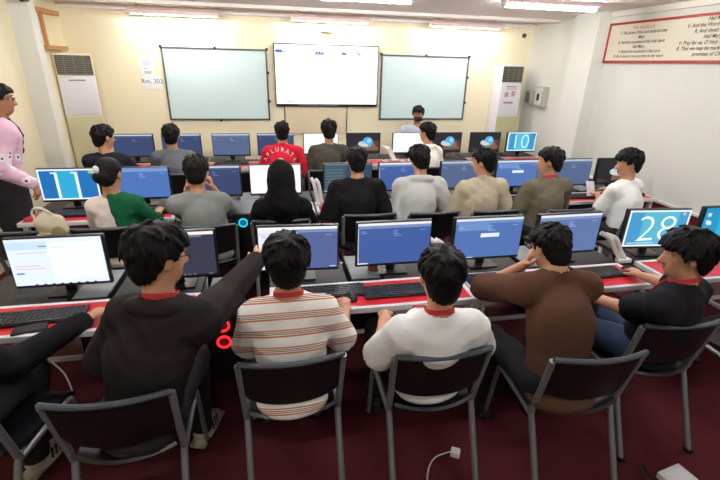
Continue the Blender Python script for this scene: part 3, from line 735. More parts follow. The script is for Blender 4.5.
def head_prims(g, H, R, sc):
    def P(x, y, z): return H + R @ (np.array((x, y, z)) * sc)
    g.ell(P(0, -.012, .03), np.array((.076, .094, .088)) * sc, R, .02)
    g.ell(P(0, .022, -.035), np.array((.06, .066, .07)) * sc, R, .03)
    g.ell(P(0, .045, -.078), np.array((.036, .034, .028)) * sc, R, .03)
    g.cone(P(0, .082, .012), P(0, .104, -.026), .008 * sc, .0125 * sc, .012)
    for s in (-1, 1):
        g.ell(P(s * .03, .09, .014), np.array((.014, .012, .008)) * sc, R, sub=True)
        g.cone(P(s * .012, .076, .034), P(s * .046, .07, .032), .011 * sc, .009 * sc, .012)
        g.ell(P(s * .079, -.008, -.004), np.array((.009, .019, .032)) * sc, R, .006)
        g.ell(P(s * .011, .094, -.03), np.array((.009, .01, .008)) * sc, R, .008)
    return P
HAIR = {}
def hair_mesh(style, seed):
    key = (style, seed)
    if key in HAIR: return HAIR[key]
    h = .0055; g = Grid((-.16, -.2, -.22), (.16, .18, .2), h); rs = np.random.RandomState(seed * 13 + 5)
    fl = {'short': 0, 'fluffy': .008, 'bun': .0, 'hood': 0, 'mop': .013}[style]
    c0 = np.array((0, -.014, .036)); rr = np.array((.083 + fl, .101 + fl, .09 + fl * 1.1))
    g.ell(c0, rr, None, 0)
    if style != 'bun':
        g.ell((0, -.045, -.03), (.07 + fl * .5, .064 + fl * .6, .065), None, .03); g.ell((0, -.04, -.07), (.054, .045, .06), None, .03)
        g.ell((0, .05, .07), (.06 + fl * .5, .048, .036 + fl * .6), None, .03)
        cr = nz((.1 * rs.uniform(-1, 1), -.35, 1)); nl = 260 if style == 'short' else 230
        for _ in range(nl):
            d = nz(rs.normal(size=3)); 
            if d[2] < -.55: continue
            p = c0 + d * rr * 1.0; nrm = nz(d / rr); t = cr - nrm * (cr @ nrm); t = -nz(t + rs.normal(size=3) * .2); t = nz(t - nrm * (t @ nrm))
            Ln = rs.uniform(.04, .065) + fl; up_ = rs.uniform(-.002, .007) + (.005 if d[2] > .6 else 0)
            low_ = max(0, -d[2]) * .012
            g.cone(p - nrm * (.006 + low_), p + t * Ln * .55 + nrm * (up_ * .6 - .002 - low_), .0105, .008, .004); g.cone(p + t * Ln * .55 + nrm * (up_ * .6 - .002 - low_), p + t * Ln + nrm * (up_ * .3 - .006 - low_), .008, .0025, .003)
    if style == 'bun': g.ell((0, -.12, -.01), (.052, .042, .048), None, .012); g.ell((0, -.06, -.03), (.07, .05, .06), None, .03)
    X, Y, Z = g.coords(); ang = np.arctan2(X, Y + .02); ph = seed * 1.7
    if style == 'bun': g.D += (.0012 * np.sin(30 * ang + 4 * np.sin(Z * 28 + ph) + ph)).astype(np.float32)
    low = .012 if fl else 0
    ys = [-.2, -.1, -.05, -.026, -.006, .012, .03, .045, .075, .13]
    zs = [-.112, -.106, -.074, -.03, .02, .012, -.004, .04, .062 - low * 1.2, .06 - low * 1.2]
    zl = np.interp(Y, ys, zs); zl = zl + .006 * np.sin(ang * 23 + ph) + .004 * np.sin(ang * 41 + 2 * ph); g.D = np.maximum(g.D, ((zl - Z) * .8).astype(np.float32))
    V, F = g.mesh(); HAIR[key] = (V, F); return V, F

def person(label, head, pelvis, yaw=0, hyaw=0, hp=8, hr=0, L=None, R=None, hintL=None, hintR=None, shirt=None, sleeve='long', style='tee', hair='short', seed=1, sc=1.0, sw=.155,
           lany=None, h=.009, trou='trou', shoe='shoed', skin='skin', stand=False, back=.03, bulk=0.0, curl=.35, curlR=None, ldir=None, rdir=None, lpn=None, rpn=None, knees=None, seat_z=.455, glasses=False, mask=False, l1=.28, l2=.25, nk=.17, tw=1.0, cb=.035, EL=None, ER=None):
    Hd = np.array(head, float); P = np.array(pelvis, float); ya = math.radians(yaw)
    f = np.array((math.sin(ya), math.cos(ya), 0)); r = np.array((math.cos(ya), -math.sin(ya), 0)); up = np.array((0, 0, 1.0))
    Rm = headR(hyaw, hp, hr)
    hf = Rm @ np.array((0, 1, 0)); hf = nz((hf[0], hf[1], 0)) * .35 + f * .65
    N = Hd - hf * back - up * nk * sc
    Sl, Sr = N - r * sw - up * .07, N + r * sw - up * .07
    C = P * .45 + N * .55 - f * (cb if not stand else .0)
    sh = {}
    for nm, S, W, hint, sg in (('L', Sl, L, hintL, -1), ('R', Sr, R, hintR, 1)):
        W = np.array(W, float); hint = hint if hint is not None else (r * sg * .4 - up * 1.0 - f * .1)
        E, W = ik(S, W, l1, l2, hint); e_ = EL if nm == 'L' else ER
        if e_ is not None: E = np.array(e_, float); W = np.array(L if nm == 'L' else R, float)
        sh[nm] = (S, E, W)
    base = np.array((P[0], P[1], 0.0))
    kn = []
    for sg in (-1, 1):
        hip = P + r * sg * .085 - up * .01
        if stand: k_ = hip + f * .03 + r * sg * .05 - up * .42; an = np.array((k_[0], k_[1], .085)) - f * .02
        else:
            kf = (knees[(sg + 1) // 2] if knees else (.42, .06)); k_ = hip + f * kf[0] + r * sg * kf[1]; k_[2] = .515; an = np.array((k_[0], k_[1], .085)) + f * (kf[2] if len(kf) > 2 else -.04)
        kn.append((hip, k_, an, an + f * .14 - up * .045))
    pts = [Hd, P, N, Sl, Sr] + [q for v in sh.values() for q in v] + [q for kk in kn for q in kk]
    pts = np.array(pts); lo = pts.min(0) - .21; hi = pts.max(0) + .21; lo[2] = max(lo[2], -.02)
    g = Grid(lo, hi, h)
    # --- the body, one continuous surface
    g.cone(P + up * .02, C, .125, .12, .04, sq=(f, .72)); g.cone(C, N - up * .12, .125, .12, .05, sq=(f, .72)); g.ell(P, (.16, .115, .1), np.stack([r, f, up], 1), .04)
    g.cone(Sl, Sr, .045, .045, .04)
    for S in (Sl, Sr): g.cone(N + up * .0, S, .04, .046, .03)
    g.cone(N - up * .05, Hd + Rm @ np.array((0, -.02, -.04)) * sc, .058, .054, .03)
    PH = head_prims(g, Hd, Rm, sc)
    for nm in 'LR':
        S, E, W = sh[nm]; g.cone(S, E, .048, .039, .02); g.cone(E, W, .039, .025, .012)
        d = (ldir if nm == 'L' else rdir); n = (lpn if nm == 'L' else rpn)
        d = nz(W - E) if d is None else nz(d); n = (0, 0, -1) if n is None else n
        add_hand(g, W, d, n, nm == 'R', curlR if (nm == 'R' and curlR is not None) else curl)
    for hip, k_, an, toe in kn:
        g.cone(hip, k_, .085, .055, .03); g.cone(k_, an, .054, .036, .02); g.cone(an - up * .03, toe, .035, .028, .02)
    V, F = g.mesh(); root = link_np('person', V - base, F, M[skin]); root.location = base; tag(root, label, 'person')
    # --- shirt
    ex = .016 + bulk
    g = Grid(lo, hi, h); lowz = P[2] - .085
    g.ell(P - f * .055 - up * .055, (.17, .125, .062), np.stack([r, f, up], 1), .03)
    g.cone(P + up * .0, C, .128 + ex, .122 + ex, .04, sq=(f, .74)); g.cone(C, N - up * .12, .126 + ex, .122 + ex, .05, sq=(f, .74)); g.cone(Sl, Sr, .045 + ex, .045 + ex, .04)
    for S in (Sl, Sr): g.cone(N - up * .008, S, .045 + ex * .5, .047 + ex * .8, .03)
    for nm in 'LR':
        S, E, W = sh[nm]
        if sleeve == 'long': g.cone(S, E, .049 + ex, .042 + ex, .02); g.cone(E, W - nz(W - E) * .015, .043 + ex * .9, .029 + ex * .7, .012)
        else:
            q = S + (E - S) * (.72 if sleeve == 'short' else .95); g.cone(S, q, .05 + ex, .052 + ex, .025)
            e_ = nz(E - S); g.cone(q + e_ * .045, q + e_ * .09, .075, .075, 0, sub=True)
    if style == 'hoodie':
        g.ell(N - f * .05 + up * .016, (.115, .06, .038), np.stack([r, f, up], 1), .016)
        for k_ in range(7): g.cone(N - r * (.1 - k_ * .012) - f * (.035 + k_ * .006), N - f * (.12 - k_ * .002) - up * (.12 - k_ * .012), .02, .016, .014); g.cone(N + r * (.1 - k_ * .012) - f * (.035 + k_ * .006), N - f * (.12 - k_ * .002) - up * (.12 - k_ * .012), .02, .016, .014)
        g.cone(N - r * .085 + f * .0, N - r * .05 + f * .085 - up * .05, .03, .026, .02); g.cone(N + r * .085, N + r * .05 + f * .085 - up * .05, .03, .026, .02)
    if style in ('collar',):
        g.cone(N + up * .012, N + up * .03, .072, .068, .01)
    X, Y, Z = g.coords(); w = .0026 + bulk * .04; q = seed * 2.1
    x_ = (X - P[0]) * r[0] + (Y - P[1]) * r[1]
    a1 = Z * 34 + 9 * x_ + 2 * np.sin(x_ * 9 + q); a2 = Z * 27 - 15 * x_ + 1.6 * np.sin(Z * 12 + q); m1 = .5 + .5 * np.sin(x_ * 9 + Z * 8 + q)
    wr = m1 * (np.abs(np.sin(a1)) * 2 - 1) * .7 + (1 - m1) * (np.abs(np.sin(a2)) * 2 - 1) * .7 + .3 * np.sin(Z * 60 + 9 * np.sin(x_ * 7 + q))
    g.D += (w * wr).astype(np.float32)
    g.D = np.maximum(g.D, (lowz - Z).astype(np.float32))
    hd = Hd + Rm @ np.array((0, -.02, -.02)) * sc
    g.cone(N + up * .012 + f * .012, hd, .063 if style != 'hoodie' else .07, .07, 0, sub=True)
    V, F = g.mesh(); so = link_np('hoodie' if style == 'hoodie' else 'shirt', V - base, F, shirt, root); so['_'] = 0; del so['_']
    # --- trousers and shoes
    g2 = Grid(lo, hi, max(h, .011)); g2.ell(P - up * .005, (.17, .125, .105), np.stack([r, f, up], 1), .04)
    for hip, k_, an, toe in kn: g2.cone(hip, k_, .096 * tw, .07 * tw, .03); g2.cone(k_, an, .069 * tw, .055 * tw, .02)
    X, Y, Z = g2.coords(); g2.D += (.004 * np.sin(X * 40 + Z * 30) * np.sin(Y * 35 - Z * 28)).astype(np.float32)
    g2.D = np.maximum(g2.D, (.075 - Z).astype(np.float32) + 0 * g2.D)
    if not stand: g2.D = np.maximum(g2.D, ((seat_z + .0 - Z) + 5 * np.maximum(0, ((X - P[0]) * f[0] + (Y - P[1]) * f[1]) - .2)).astype(np.float32) * 0 - 1)
    V, F = g2.mesh(); link_np('trousers', V - base, F, M[trou], root)
    for hip, k_, an, toe in kn:
        m = MB(); a = Vector(an - base); fv = Vector(f); ang = Matrix.Rotation(-ya, 3, 'Z')
        c = a + fv * .06
        m.ell((c.x, c.y, .014), (.05, .145, .066), M[shoe], 16, 10, rot=ang, cut=-.0); m.ell((a.x, a.y, .06), (.046, .06, .05), M[shoe], 12, 8, rot=ang)
        m.box((c.x, c.y, .012), (.09, .27, .024), M['sole'] if shoe == 'shoeg' else M['blk2'], rot=ang, bev=.01)
        if shoe == 'shoeg':
            for sgn in (-1, 1):
                for i in range(3):
                    b0 = c + ang @ Vector((sgn * .047, -.02 + i * .026, .03)); b1 = c + ang @ Vector((sgn * .03, .005 + i * .026, .072)); b0.z = .035; b1.z = .075
                    m.tube([b0, b1], .006, M['blk2'], n=6)
        m.build('shoe', None, root)
    # --- head pieces
    def place(me, name, x, y, z, rz=0, m=None):
        o = bpy.data.objects.new(name, me); COL.objects.link(o); o.parent = root
        p = PH(x, y, z) - base; o.matrix_local = Matrix.Translation(Vector(p)) @ Matrix(Rm.tolist()).to_4x4() @ Matrix.Rotation(rz, 4, 'Z') @ Matrix.Scale(sc, 4)
        return o
    for s in (-1, 1):
        place(face_part('eye'), 'eye', s * .03, .0665, .013); place(face_part('eyebrow'), 'eyebrow', s * .03, .0845, .036, -s * .25)
    if not mask: place(face_part('mouth'), 'mouth', 0, .0815, -.058)
    if hair == 'hood':
        g3 = Grid(Hd - .26, Hd + .26, .008); g3.ell(PH(0, -.02, .025), np.array((.104, .122, .12)) * sc, Rm, 0); g3.cone(PH(0, -.05, -.03), N - f * .045 - up * .02, .1, .125, .05); g3.cone(PH(0, .0, -.06), N + f * .01, .09, .1, .04); g3.cone(N - r * .07 - up * .03, N + r * .07 - up * .03, .085, .085, .05)
        g3.cone(PH(0, .09, -.02), PH(0, .2, -.02), .072, .085, 0, sub=True); X, Y, Z = g3.coords(); g3.D += (.004 * np.sin(X * 45 + Z * 20) * np.sin(Z * 38 - X * 12 + 1)).astype(np.float32)
        V, F = g3.mesh(); link_np('hood', V - base, F, shirt, root)
    V, F = hair_mesh(hair, seed); V = (V * sc) @ Rm.T + Hd - base
    if hair != 'hood': link_np('hair', V, F, M['hair'], root)
    if lany:
        m = MB(); n0 = N + up * .036 + f * .006 - f * .0; ax = nz(hd - N); a1 = nz(np.cross(ax, f)); a2 = np.cross(a1, ax); Vv = []; Ff = []; K = 28
        for i in range(K):
            q = 2 * PI * i / K
            for dz, rr in ((-.011, .068), (.011, .0645), (.011, .062), (-.011, .065)):
                Vv.append(n0 + (a1 * math.cos(q) * rr + a2 * math.sin(q) * rr * .98) + ax * (dz - .02 * math.sin(q) * np.sign(a2 @ f)) - base)
        for i in range(K):
            for j in range(4): Ff.append((i * 4 + j, i * 4 + (j + 1) % 4, ((i + 1) % K) * 4 + (j + 1) % 4, ((i + 1) % K) * 4 + j))
        m.add(Vv, Ff)
        def front(lat, z):
            for k_ in range(60):
                p_ = P * .5 + N * .5 + f * (.36 - k_ * .006) + r * lat; p_[2] = z; i_ = np.round((p_ - g.o) / g.h).astype(int)
                if np.all(i_ >= 0) and np.all(i_ < g.n) and g.D[tuple(i_)] < .004: return p_ + f * .004 - base
            return None
        for sg in (-1, 1):
            pp = [n0 + f * .05 + r * sg * .045 - up * .01 - base] + [q_ for q_ in (front(sg * (.06 - .055 * i / 7), N[2] - .05 - i * .03) for i in range(8)) if q_ is not None]
            m.tube(pp, .006, n=6)
        m.build('lanyard', M[lany], root)
    if glasses:
        m = MB()
        for s in (-1, 1):
            c = np.array((s * .033, .097, .01)); m.tube([PH(*(c + np.array((.022 * math.cos(a), -.004 * abs(math.cos(a)), .016 * math.sin(a))))) - base for a in [2 * PI * i / 14 for i in range(15)]], .0017, n=5, cap=False)
            m.tube([PH(s * .056, .09, .014) - base, PH(s * .082, .03, .016) - base, PH(s * .086, -.01, .012) - base], .0018, n=5)
        m.tube([PH(-.011, .097, .014) - base, PH(.011, .097, .014) - base], .0017, n=5); m.build('glasses', M['blk'], root)
    if mask:
        g4 = Grid(Hd - .16, Hd + .16, .006); g4.ell(PH(0, .024, -.042), np.array((.066, .074, .064)) * sc, Rm, 0); g4.cone(PH(0, .085, -.0), PH(0, .1, -.03), .018, .024, .02)
        X, Y, Z = g4.coords(); yl = (X - Hd[0]) * Rm[0, 1] + (Y - Hd[1]) * Rm[1, 1] + (Z - Hd[2]) * Rm[2, 1]; zl = (X - Hd[0]) * Rm[0, 2] + (Y - Hd[1]) * Rm[1, 2] + (Z - Hd[2]) * Rm[2, 2]
        g4.D = np.maximum(g4.D, np.maximum(.03 - yl, zl + .0).astype(np.float32)); V, F = g4.mesh(); link_np('face_mask', V - base, F, M['blk2'], root)
    return dict(root=root, base=base, g=g, N=N, f=f, r=r, P=P, sh=sh, Hd=Hd, PH=PH)

def cl(name, rgb, n=.06): return mat('cloth_' + name, rgb, .92, noise=n, nscale=9, bump=.55, bscale=16, spec=.15)
PZ = .55
A0 = person('person in dark sleeves reaching over the red desk at left edge', (-1.52, 1.72, 1.2), (-1.4, 1.68, PZ), yaw=18, hyaw=10, L=(-1.56, 1.98, .7), R=(-.98, 2.09, .735), ER=(-1.2, 1.84, .68), shirt=cl('black', (24, 24, 26)), sleeve='long', hair='short', seed=2, shoe='shoeg', bulk=.014, knees=((.4, .06), (.36, -.02, -.12)))
A1 = person('person in charcoal hoodie and glasses pointing at the next screen', (-.45, 1.62, 1.265), (-.61, 1.59, PZ), yaw=18, hyaw=52, hp=10, L=(-.76, 1.92, .72), R=(-.115, 2.12, 1.0), ER=(-.26, 1.80, .96), hintL=(-.6, -.2, -.9), shirt=cl('charcoal', (38, 34, 34)), style='hoodie', hair='fluffy', seed=3, sc=1.04, sw=.15, lany='lanyard', bulk=.02, glasses=True, h=.008, shoe='shoeg', nk=.18,
            curlR=[.05, .8, .95, 1.0], rdir=(.25, 1, .1), rpn=(-.3, .1, -1), knees=((.4, .1), (.42, -.06)))
A2 = person('person in orange striped white shirt with red lanyard', (.033, 1.70, 1.17), (.03, 1.685, PZ), L=(-.09, 2.02, .735), R=(.34, 2.0, .74), EL=(-.165, 1.77, .72), ER=(.285, 1.75, .72), shirt=stripes_mat(), sleeve='elbow', hair='fluffy', seed=1, lany='lanyard', sw=.145, h=.008, bulk=.01, rdir=(.05, 1, .0))
A3 = person('nearest person in white T-shirt with red lanyard', (.675, 1.55, 1.135), (.69, 1.67, PZ), hp=4, L=(.52, 1.86, .72), R=(.85, 1.86, .72), EL=(.435, 1.62, .7), ER=(.945, 1.62, .7), shirt=cl('white', (236, 236, 234)), sleeve='elbow', hair='short', seed=4, lany='lanyard', sc=1.06, sw=.16, h=.008, bulk=.014, nk=.18, cb=-.035)
A4 = person('person in brown T-shirt leaning forward on the desk', (1.356, 1.79, 1.12), (1.31, 1.49, PZ), yaw=3, hyaw=-12, hp=24, back=.10, L=(1.30, 1.88, .99), EL=(1.165, 2.06, .765), R=(1.56, 2.08, .735), hintR=(.5, -.2, -.9), shirt=cl('brown', (84, 57, 43)), sleeve='elbow', hair='short', seed=5, sw=.165, h=.008, bulk=.013, trou='trou', ldir=(.1, -.3, 1), lpn=(.6, -.5, 0), curl=.7, nk=.108)
A5 = person('nearest person in black T-shirt using a mouse', (1.95, 1.575, 1.135), (2.0, 1.7, PZ), yaw=-22, hyaw=-62, hp=8, L=(1.75, 1.95, .735), R=(2.29, 2.12, .735), EL=(1.84, 1.72, .76), hintR=(1, -.2, -.4), shirt=cl('blacktee', (26, 26, 30)), sleeve='short', hair='mop', seed=6, lany='lanyard', sc=1.02, sw=.16, h=.008, bulk=.012, curl=.3, trou='jeans', rdir=(.25, 1, -.02), nk=.155)
hB = .011
B1 = person('person in white top and green shawl with hair clip', (-1.2, 3.44, 1.165), (-1.2, 3.475, PZ), hyaw=14, L=(-1.36, 3.8, .735), R=(-1.0, 3.8, .735), shirt=cl('whitetop', (226, 212, 206)), sleeve='short', hair='bun', seed=1, sw=.13, h=hB)
B2 = person('person in grey shirt resting head on both hands', (-.605, 3.54, 1.145), (-.53, 3.44, PZ), yaw=-4, hp=14, back=.05, L=(-.70, 3.58, 1.0), R=(-.5, 3.58, 1.0), EL=(-.76, 3.72, .76), ER=(-.4, 3.72, .76), shirt=cl('greyshirt', (128, 131, 128)), sleeve='elbow', hair='short', seed=2, sw=.165, h=hB, bulk=.016, ldir=(.25, 0, 1), rdir=(-.25, 0, 1), lpn=(1, 0, 0), rpn=(-1, 0, 0), sc=1.05)
B3 = person('person in black hoodie with the hood up', (.047, 3.36, 1.125), (.03, 3.48, PZ), L=(-.15, 3.78, .735), R=(.25, 3.78, .735), shirt=cl('blackhood', (17, 17, 18)), style='hoodie', hair='hood', seed=3, sw=.155, h=hB, bulk=.014)
B4 = person('middle row person in black T-shirt with bare neck', (.71, 3.68, 1.175), (.66, 3.53, PZ), hp=14, back=.05, L=(.45, 3.8, .735), R=(.85, 3.82, .735), shirt=cl('blackt', (20, 20, 22)), sleeve='elbow', hair='short', seed=4, sw=.17, h=hB, bulk=.02, nk=.165)
B5 = person('person in light grey hoodie with hood down', (1.31, 3.76, 1.165), (1.21, 3.52, PZ), hyaw=-10, hp=16, hr=-6, back=.06, L=(1.02, 3.82, .735), R=(1.46, 3.84, .735), shirt=cl('greyhood', (184, 184, 180)), style='hoodie', hair='fluffy', seed=5, sw=.17, h=hB, bulk=.022)
B6 = person('person in beige shirt turned to the left', (1.855, 3.58, 1.17), (1.78, 3.49, PZ), yaw=-8, hyaw=-48, L=(1.6, 3.8, .735), R=(2.05, 3.78, .735), shirt=cl('beige', (180, 168, 144)), sleeve='elbow', style='collar', hair='short', seed=6, sw=.18, h=hB, bulk=.018)
B7 = person('person in olive T-shirt with red lanyard looking left', (2.49, 3.53, 1.175), (2.42, 3.44, PZ), yaw=-6, hyaw=-52, L=(2.14, 3.74, .735), R=(2.6, 3.8, .735), shirt=cl('olive', (98, 92, 76)), sleeve='elbow', hair='short', seed=7, sw=.175, h=hB, bulk=.018, lany='lanyard', sc=1.04, nk=.17)
B8 = person('middle row person in white T-shirt holding a pale phone', (3.23, 3.42, 1.165), (3.17, 3.27, PZ), yaw=-22, hyaw=-72, hp=10, L=(3.16, 3.6, .8), R=(3.32, 3.62, .84), hintL=(-.5, -.4, -.8), hintR=(.6, -.3, -.8), shirt=cl('whitet', (234, 234, 232)), sleeve='short', hair='fluffy', seed=8, sw=.165, h=hB, bulk=.014, ldir=(-.2, 1, .3), rdir=(-.5, 1, .2), sc=1.02)
hC = .013
C1 = person('far person in dark navy shirt by the left pillar', (-1.79, 5.17, 1.165), (-1.68, 5.12, PZ), hyaw=42, L=(-1.85, 5.5, .735), R=(-1.45, 5.5, .735), shirt=cl('navyshirt', (30, 32, 40)), hair='short', seed=1, sw=.165, h=hC, bulk=.014, sc=1.08)
C2 = person('far person in slate grey shirt before a navy screen', (-1.13, 5.3, 1.16), (-1.03, 5.14, PZ), L=(-1.25, 5.55, .735), R=(-.85, 5.55, .735), shirt=cl('slate', (90, 94, 100)), hair='short', seed=2, sw=.165, h=hC, bulk=.018, sc=1.04)
C3 = person('far person in red jersey with white arched lettering', (.115, 5.38, 1.18), (.06, 5.2, PZ), L=(-.08, 5.6, .735), R=(.3, 5.6, .735), shirt=cl('redjersey', (198, 34, 56)), sleeve='long', style='collar', hair='short', seed=3, sw=.165, h=.011, bulk=.016)
C4 = person('far person in dark olive sweater before a white screen', (.69, 5.46, 1.185), (.6, 5.17, PZ), hp=10, L=(.42, 5.6, .735), R=(.86, 5.6, .735), shirt=cl('darkolive', (62, 61, 52)), hair='short', seed=4, sw=.175, h=hC, bulk=.018, sc=1.1)
C5 = person('far person in white hoodie turned left', (1.95, 5.37, 1.165), (1.9, 5.2, PZ), yaw=-10, hyaw=-40, L=(1.7, 5.55, .735), R=(2.05, 5.6, .735), shirt=cl('whitehood', (230, 224, 214)), style='hoodie', hair='short', seed=5, sw=.14, h=hC, bulk=.014, sc=1.05)
T = person('man in dark face mask and pale shirt facing the class', (2.18, 6.46, 1.275), (2.19, 6.6, .58), yaw=190, hyaw=202, hp=14, L=(2.4, 6.3, .8), R=(1.98, 6.3, .8), shirt=cl('paleblue', (186, 192, 208)), sleeve='long', style='collar', hair='short', seed=6, sw=.17, h=hC, mask=True, bulk=.012, skin='skin2')
K = person('standing person in pink printed polo at the left edge', (-2.09, 4.02, 1.64), (-2.22, 4.0, .92), tw=1.6, yaw=58, hyaw=72, hp=6, L=(-2.24, 4.3, .95), R=(-1.93, 3.86, 1.0), hintL=(-.6, .4, -.6), hintR=(-.5, -.6, -.5), shirt=print_mat(), sleeve='long', style='collar', hair='short', seed=7, sw=.165, h=.01, stand=True, lany='navyrib', glasses=True, bulk=.014, skin='skin2', rdir=(.2, .0, -1), rpn=(-1, 0, 0), ldir=(.3, 0, -1), lpn=(-1, 0, 0))

def onto_back(p, x, z, gap=.004):
    """y of the shirt surface seen from -y at (x, z)"""
    g = p['g']; i = int(round((x - g.o[0]) / g.h)); k = int(round((z - g.o[2]) / g.h)); col = g.D[i, :, k]; j = np.argmax(col < 0)
    t = col[j - 1] / (col[j - 1] - col[j]) if j > 0 else 0
    return g.o[1] + g.h * (j - 1 + t) - gap
# lettering on the red jersey
word = 'APLURATE'; m = MB(); cxj, czj, rj = .075, .815, .165
for i, chh in enumerate(word):
    a = math.radians(68 - i * 136 / (len(word) - 1)); V, F = text_geo(chh, .062)
    R2 = Matrix.Rotation(a, 2); pts = [R2 @ Vector((v.x, v.y + rj)) for v in V]
    m.add([(cxj + q.x - C3['base'][0], onto_back(C3, cxj + q.x, czj + q.y, .02) - C3['base'][1], czj + q.y) for q in pts], F)
m.ell((cxj - C3['base'][0], onto_back(C3, cxj, .885, .004) - C3['base'][1], .885), (.04, .006, .035), None, 12, 6)
m.build('lettering', mat('white_print', (236, 226, 228), .8), C3['root'], False)
# green shawl and hair clip on B1
b = B1['base']; g = B1['g']; gs = Grid(g.o, g.o + g.h * (g.n - 2), g.h); gs.n = np.array(g.n); gs.D = g.D - .014
X, Y, Z = gs.coords(); N = B1['N']
S, E, W = B1['sh']['R']; gs.cone(S, E, .075, .07, .03); gs.cone(E, E + (W - E) * .6, .065, .05, .03)
edge = (X - (N[0] - .02)) + (Z - N[2]) * .28
gs.D = np.maximum(gs.D, np.maximum(-edge, .52 - Z).astype(np.float32)); gs.D = gs.D + (.005 * np.sin(X * 50 + Z * 38) * np.sin(Z * 22 - X * 30)).astype(np.float32)
gs.cone(N + np.array((0, .01, .012)), B1['Hd'], .064, .072, 0, sub=True)
V, F = gs.mesh(); link_np('shawl', V - b, F, cl('green', (20, 84, 52), .15), B1['root'])
q = B1['PH'](-.0, -.155, .045) - b; m = MB(); m.ell(q, (.022, .012, .03)); m.ell(q + np.array((-.022, .012, -.02)), (.016, .012, .018)); m.build('hair_clip', M['white_pl'], B1['root'])
# phone held by B8
W = B8['sh']['L'][2]
t = thing('phone', 'pale phone held by the middle row person in white T-shirt', 'phone', (W[0] - .03, W[1] + .1, W[2] + .05)); t.rotation_euler = (math.radians(55), 0, math.radians(-15))
MB().box((0, 0, 0), (.078, .16, .009), bev=.004).build('body', M['white_pl'], t); MB().box((0, 0, .0052), (.07, .148, .001)).build('glass', mat('pale_glass', (214, 212, 214), .2), t)

# ------------------------------------------------------------------ small things
t = thing('tote_bag', 'cream tote bag hanging on a chair back at the left', 'bag', (-1.6, 3.27, .73))
g = Grid((-.16, -.15, -.2), (.16, .15, .3), .008)
g.cone((-.03, -.0, -.06), (-.02, 0, .12), .075, .085, .02, sq=((0, 1, 0), .55)); g.cone((.05, 0, -.05), (.05, 0, .1), .06, .075, .03, sq=((0, 1, 0), .5))
X, Y, Z = g.coords(); g.D += (.008 * np.sin(X * 40 + Z * 25) * np.sin(Z * 33 - X * 18)).astype(np.float32); V, F = g.mesh(); link_np('pouch', V, F, cl('cream', (212, 202, 172)), t)
MB().tube([(-.08, 0, .15), (-.09, -.01, .21), (-.05, -.015, .25), (.01, -.01, .22), (.05, 0, .17)], .008, n=8, smooth=5).build('handle', cl('cream2', (222, 214, 190)), t)
MB().ell((.07, -.055, .05), (.05, .018, .07)).build('pocket', cl('khaki', (150, 140, 104)), t)
t = thing('phone_charger', 'white charger plug on the carpet behind the nearest white T-shirt person', 'charger', (.887, 1.592, 0), math.radians(-30))
MB().box((0, 0, .018), (.05, .045, .036), bev=.007).build('plug', M['white_pl'], t); MB().tube([(-.025, -.0, .015), (-.05, -.01, .006), (-.1, -.06, .005), (-.12, -.15, .005), (-.1, -.3, .005)], .004, n=6, smooth=6).build('cord', M['wcable'], t)
t = thing('power_adapter', 'white box on the carpet at the bottom right corner', 'adapter', (1.96, 1.24, 0), math.radians(10)); MB().box((0, 0, .02), (.16, .11, .04), bev=.008).build('body', M['white_pl'], t); MB().box((0, 0, .041), (.12, .07, .004), bev=.001).build('lid', M['paper'], t)
cable('black_cable', [(1.86, 1.28, .008), (1.84, 1.33, .03), (1.8, 1.32, .05), (1.79, 1.25, .03), (1.83, 1.22, .01), (1.77, 1.21, .008), (1.74, 1.1, .008)], .006, M['gray_cable'], 'coiled black cable beside the white box on carpet')
cable('white_cord', [(-1.16, 2.0, .68), (-1.14, 1.99, .6), (-1.08, 1.98, .5), (-1.06, 1.97, .38)], .004, M['wcable'], 'thin white cord hanging below the desk at left edge')
cable('white_cord', [(1.16, 2.0, .68), (1.17, 2.0, .55), (1.2, 2.02, .45), (1.21, 2.03, .3)], .004, M['wcable'], 'thin white cord hanging below desk beside the brown T-shirt person')
def clutter(x, y, label, shapes):
    t = thing('desk_clutter', label, 'desk item', (x, y, TZ))
    return t
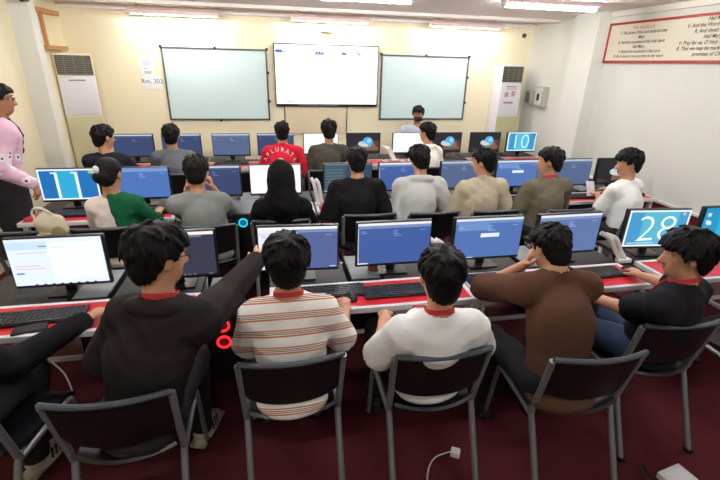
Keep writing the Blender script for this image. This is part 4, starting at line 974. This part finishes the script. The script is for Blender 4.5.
tag(MB().lathe([(.026, 0), (.028, .01), (.028, .1), (.012, .125), (.012, .15)], (0, 0, 0)).build('bottle', mat('blue_bottle', (40, 130, 200), .2), None, loc=(-.86, 3.83, TZ)), 'small blue bottle on desk beside the green shawl', 'bottle')
tag(MB().lathe([(.03, 0), (.034, .09), (.034, .1)], (0, 0, 0)).build('cup', mat('brown_cup', (120, 62, 44), .5), None, loc=(.6, 2.48, TZ)), 'small brown cup under the plain blue monitor', 'cup')
tag(MB().box((0, 0, .01), (.1, .07, .02), bev=.004).build('card_case', mat('pink_case', (200, 130, 140), .5), None, loc=(4.02, 4.05, TZ)), 'pink case on middle desk end near the right wall', 'case')
tag(MB().box((0, 0, .012), (.2, .14, .024), bev=.004).build('notebook', mat('pink_cover', (206, 60, 84), .6), None, loc=(-1.94, 3.86, TZ)), 'pink notebook on the desk end below the screen showing 11', 'notebook')

# ------------------------------------------------------------------ camera and world
f_, fw, r_, u_ = 430.757, None, None, None
pt, yw, rl = math.radians(22.2512), math.radians(11.6306), math.radians(1.4363)
fw = Vector((math.sin(yw) * math.cos(pt), math.cos(yw) * math.cos(pt), -math.sin(pt))); r0 = Vector((math.cos(yw), -math.sin(yw), 0)); u0 = r0.cross(fw)
r_ = math.cos(rl) * r0 + math.sin(rl) * u0; u_ = -math.sin(rl) * r0 + math.cos(rl) * u0
cam = bpy.data.cameras.new('camera'); co = bpy.data.objects.new('camera', cam); COL.objects.link(co)
cam.sensor_width = 36; cam.sensor_fit = 'HORIZONTAL'; cam.lens = f_ / 720 * 36; cam.clip_start = .05
co.matrix_world = Matrix(((r_.x, u_.x, -fw.x, 0), (r_.y, u_.y, -fw.y, 0), (r_.z, u_.z, -fw.z, 1.9659), (0, 0, 0, 1)))
scene.camera = co
wd = bpy.data.worlds.new('world'); scene.world = wd; wd.use_nodes = True
wd.node_tree.nodes['Background'].inputs[0].default_value = (.9, .95, 1, 1); wd.node_tree.nodes['Background'].inputs[1].default_value = .05
vs = scene.view_settings; vs.view_transform = 'Standard'; vs.look = 'None'; vs.exposure = 0; vs.gamma = 1; vs.use_curve_mapping = False
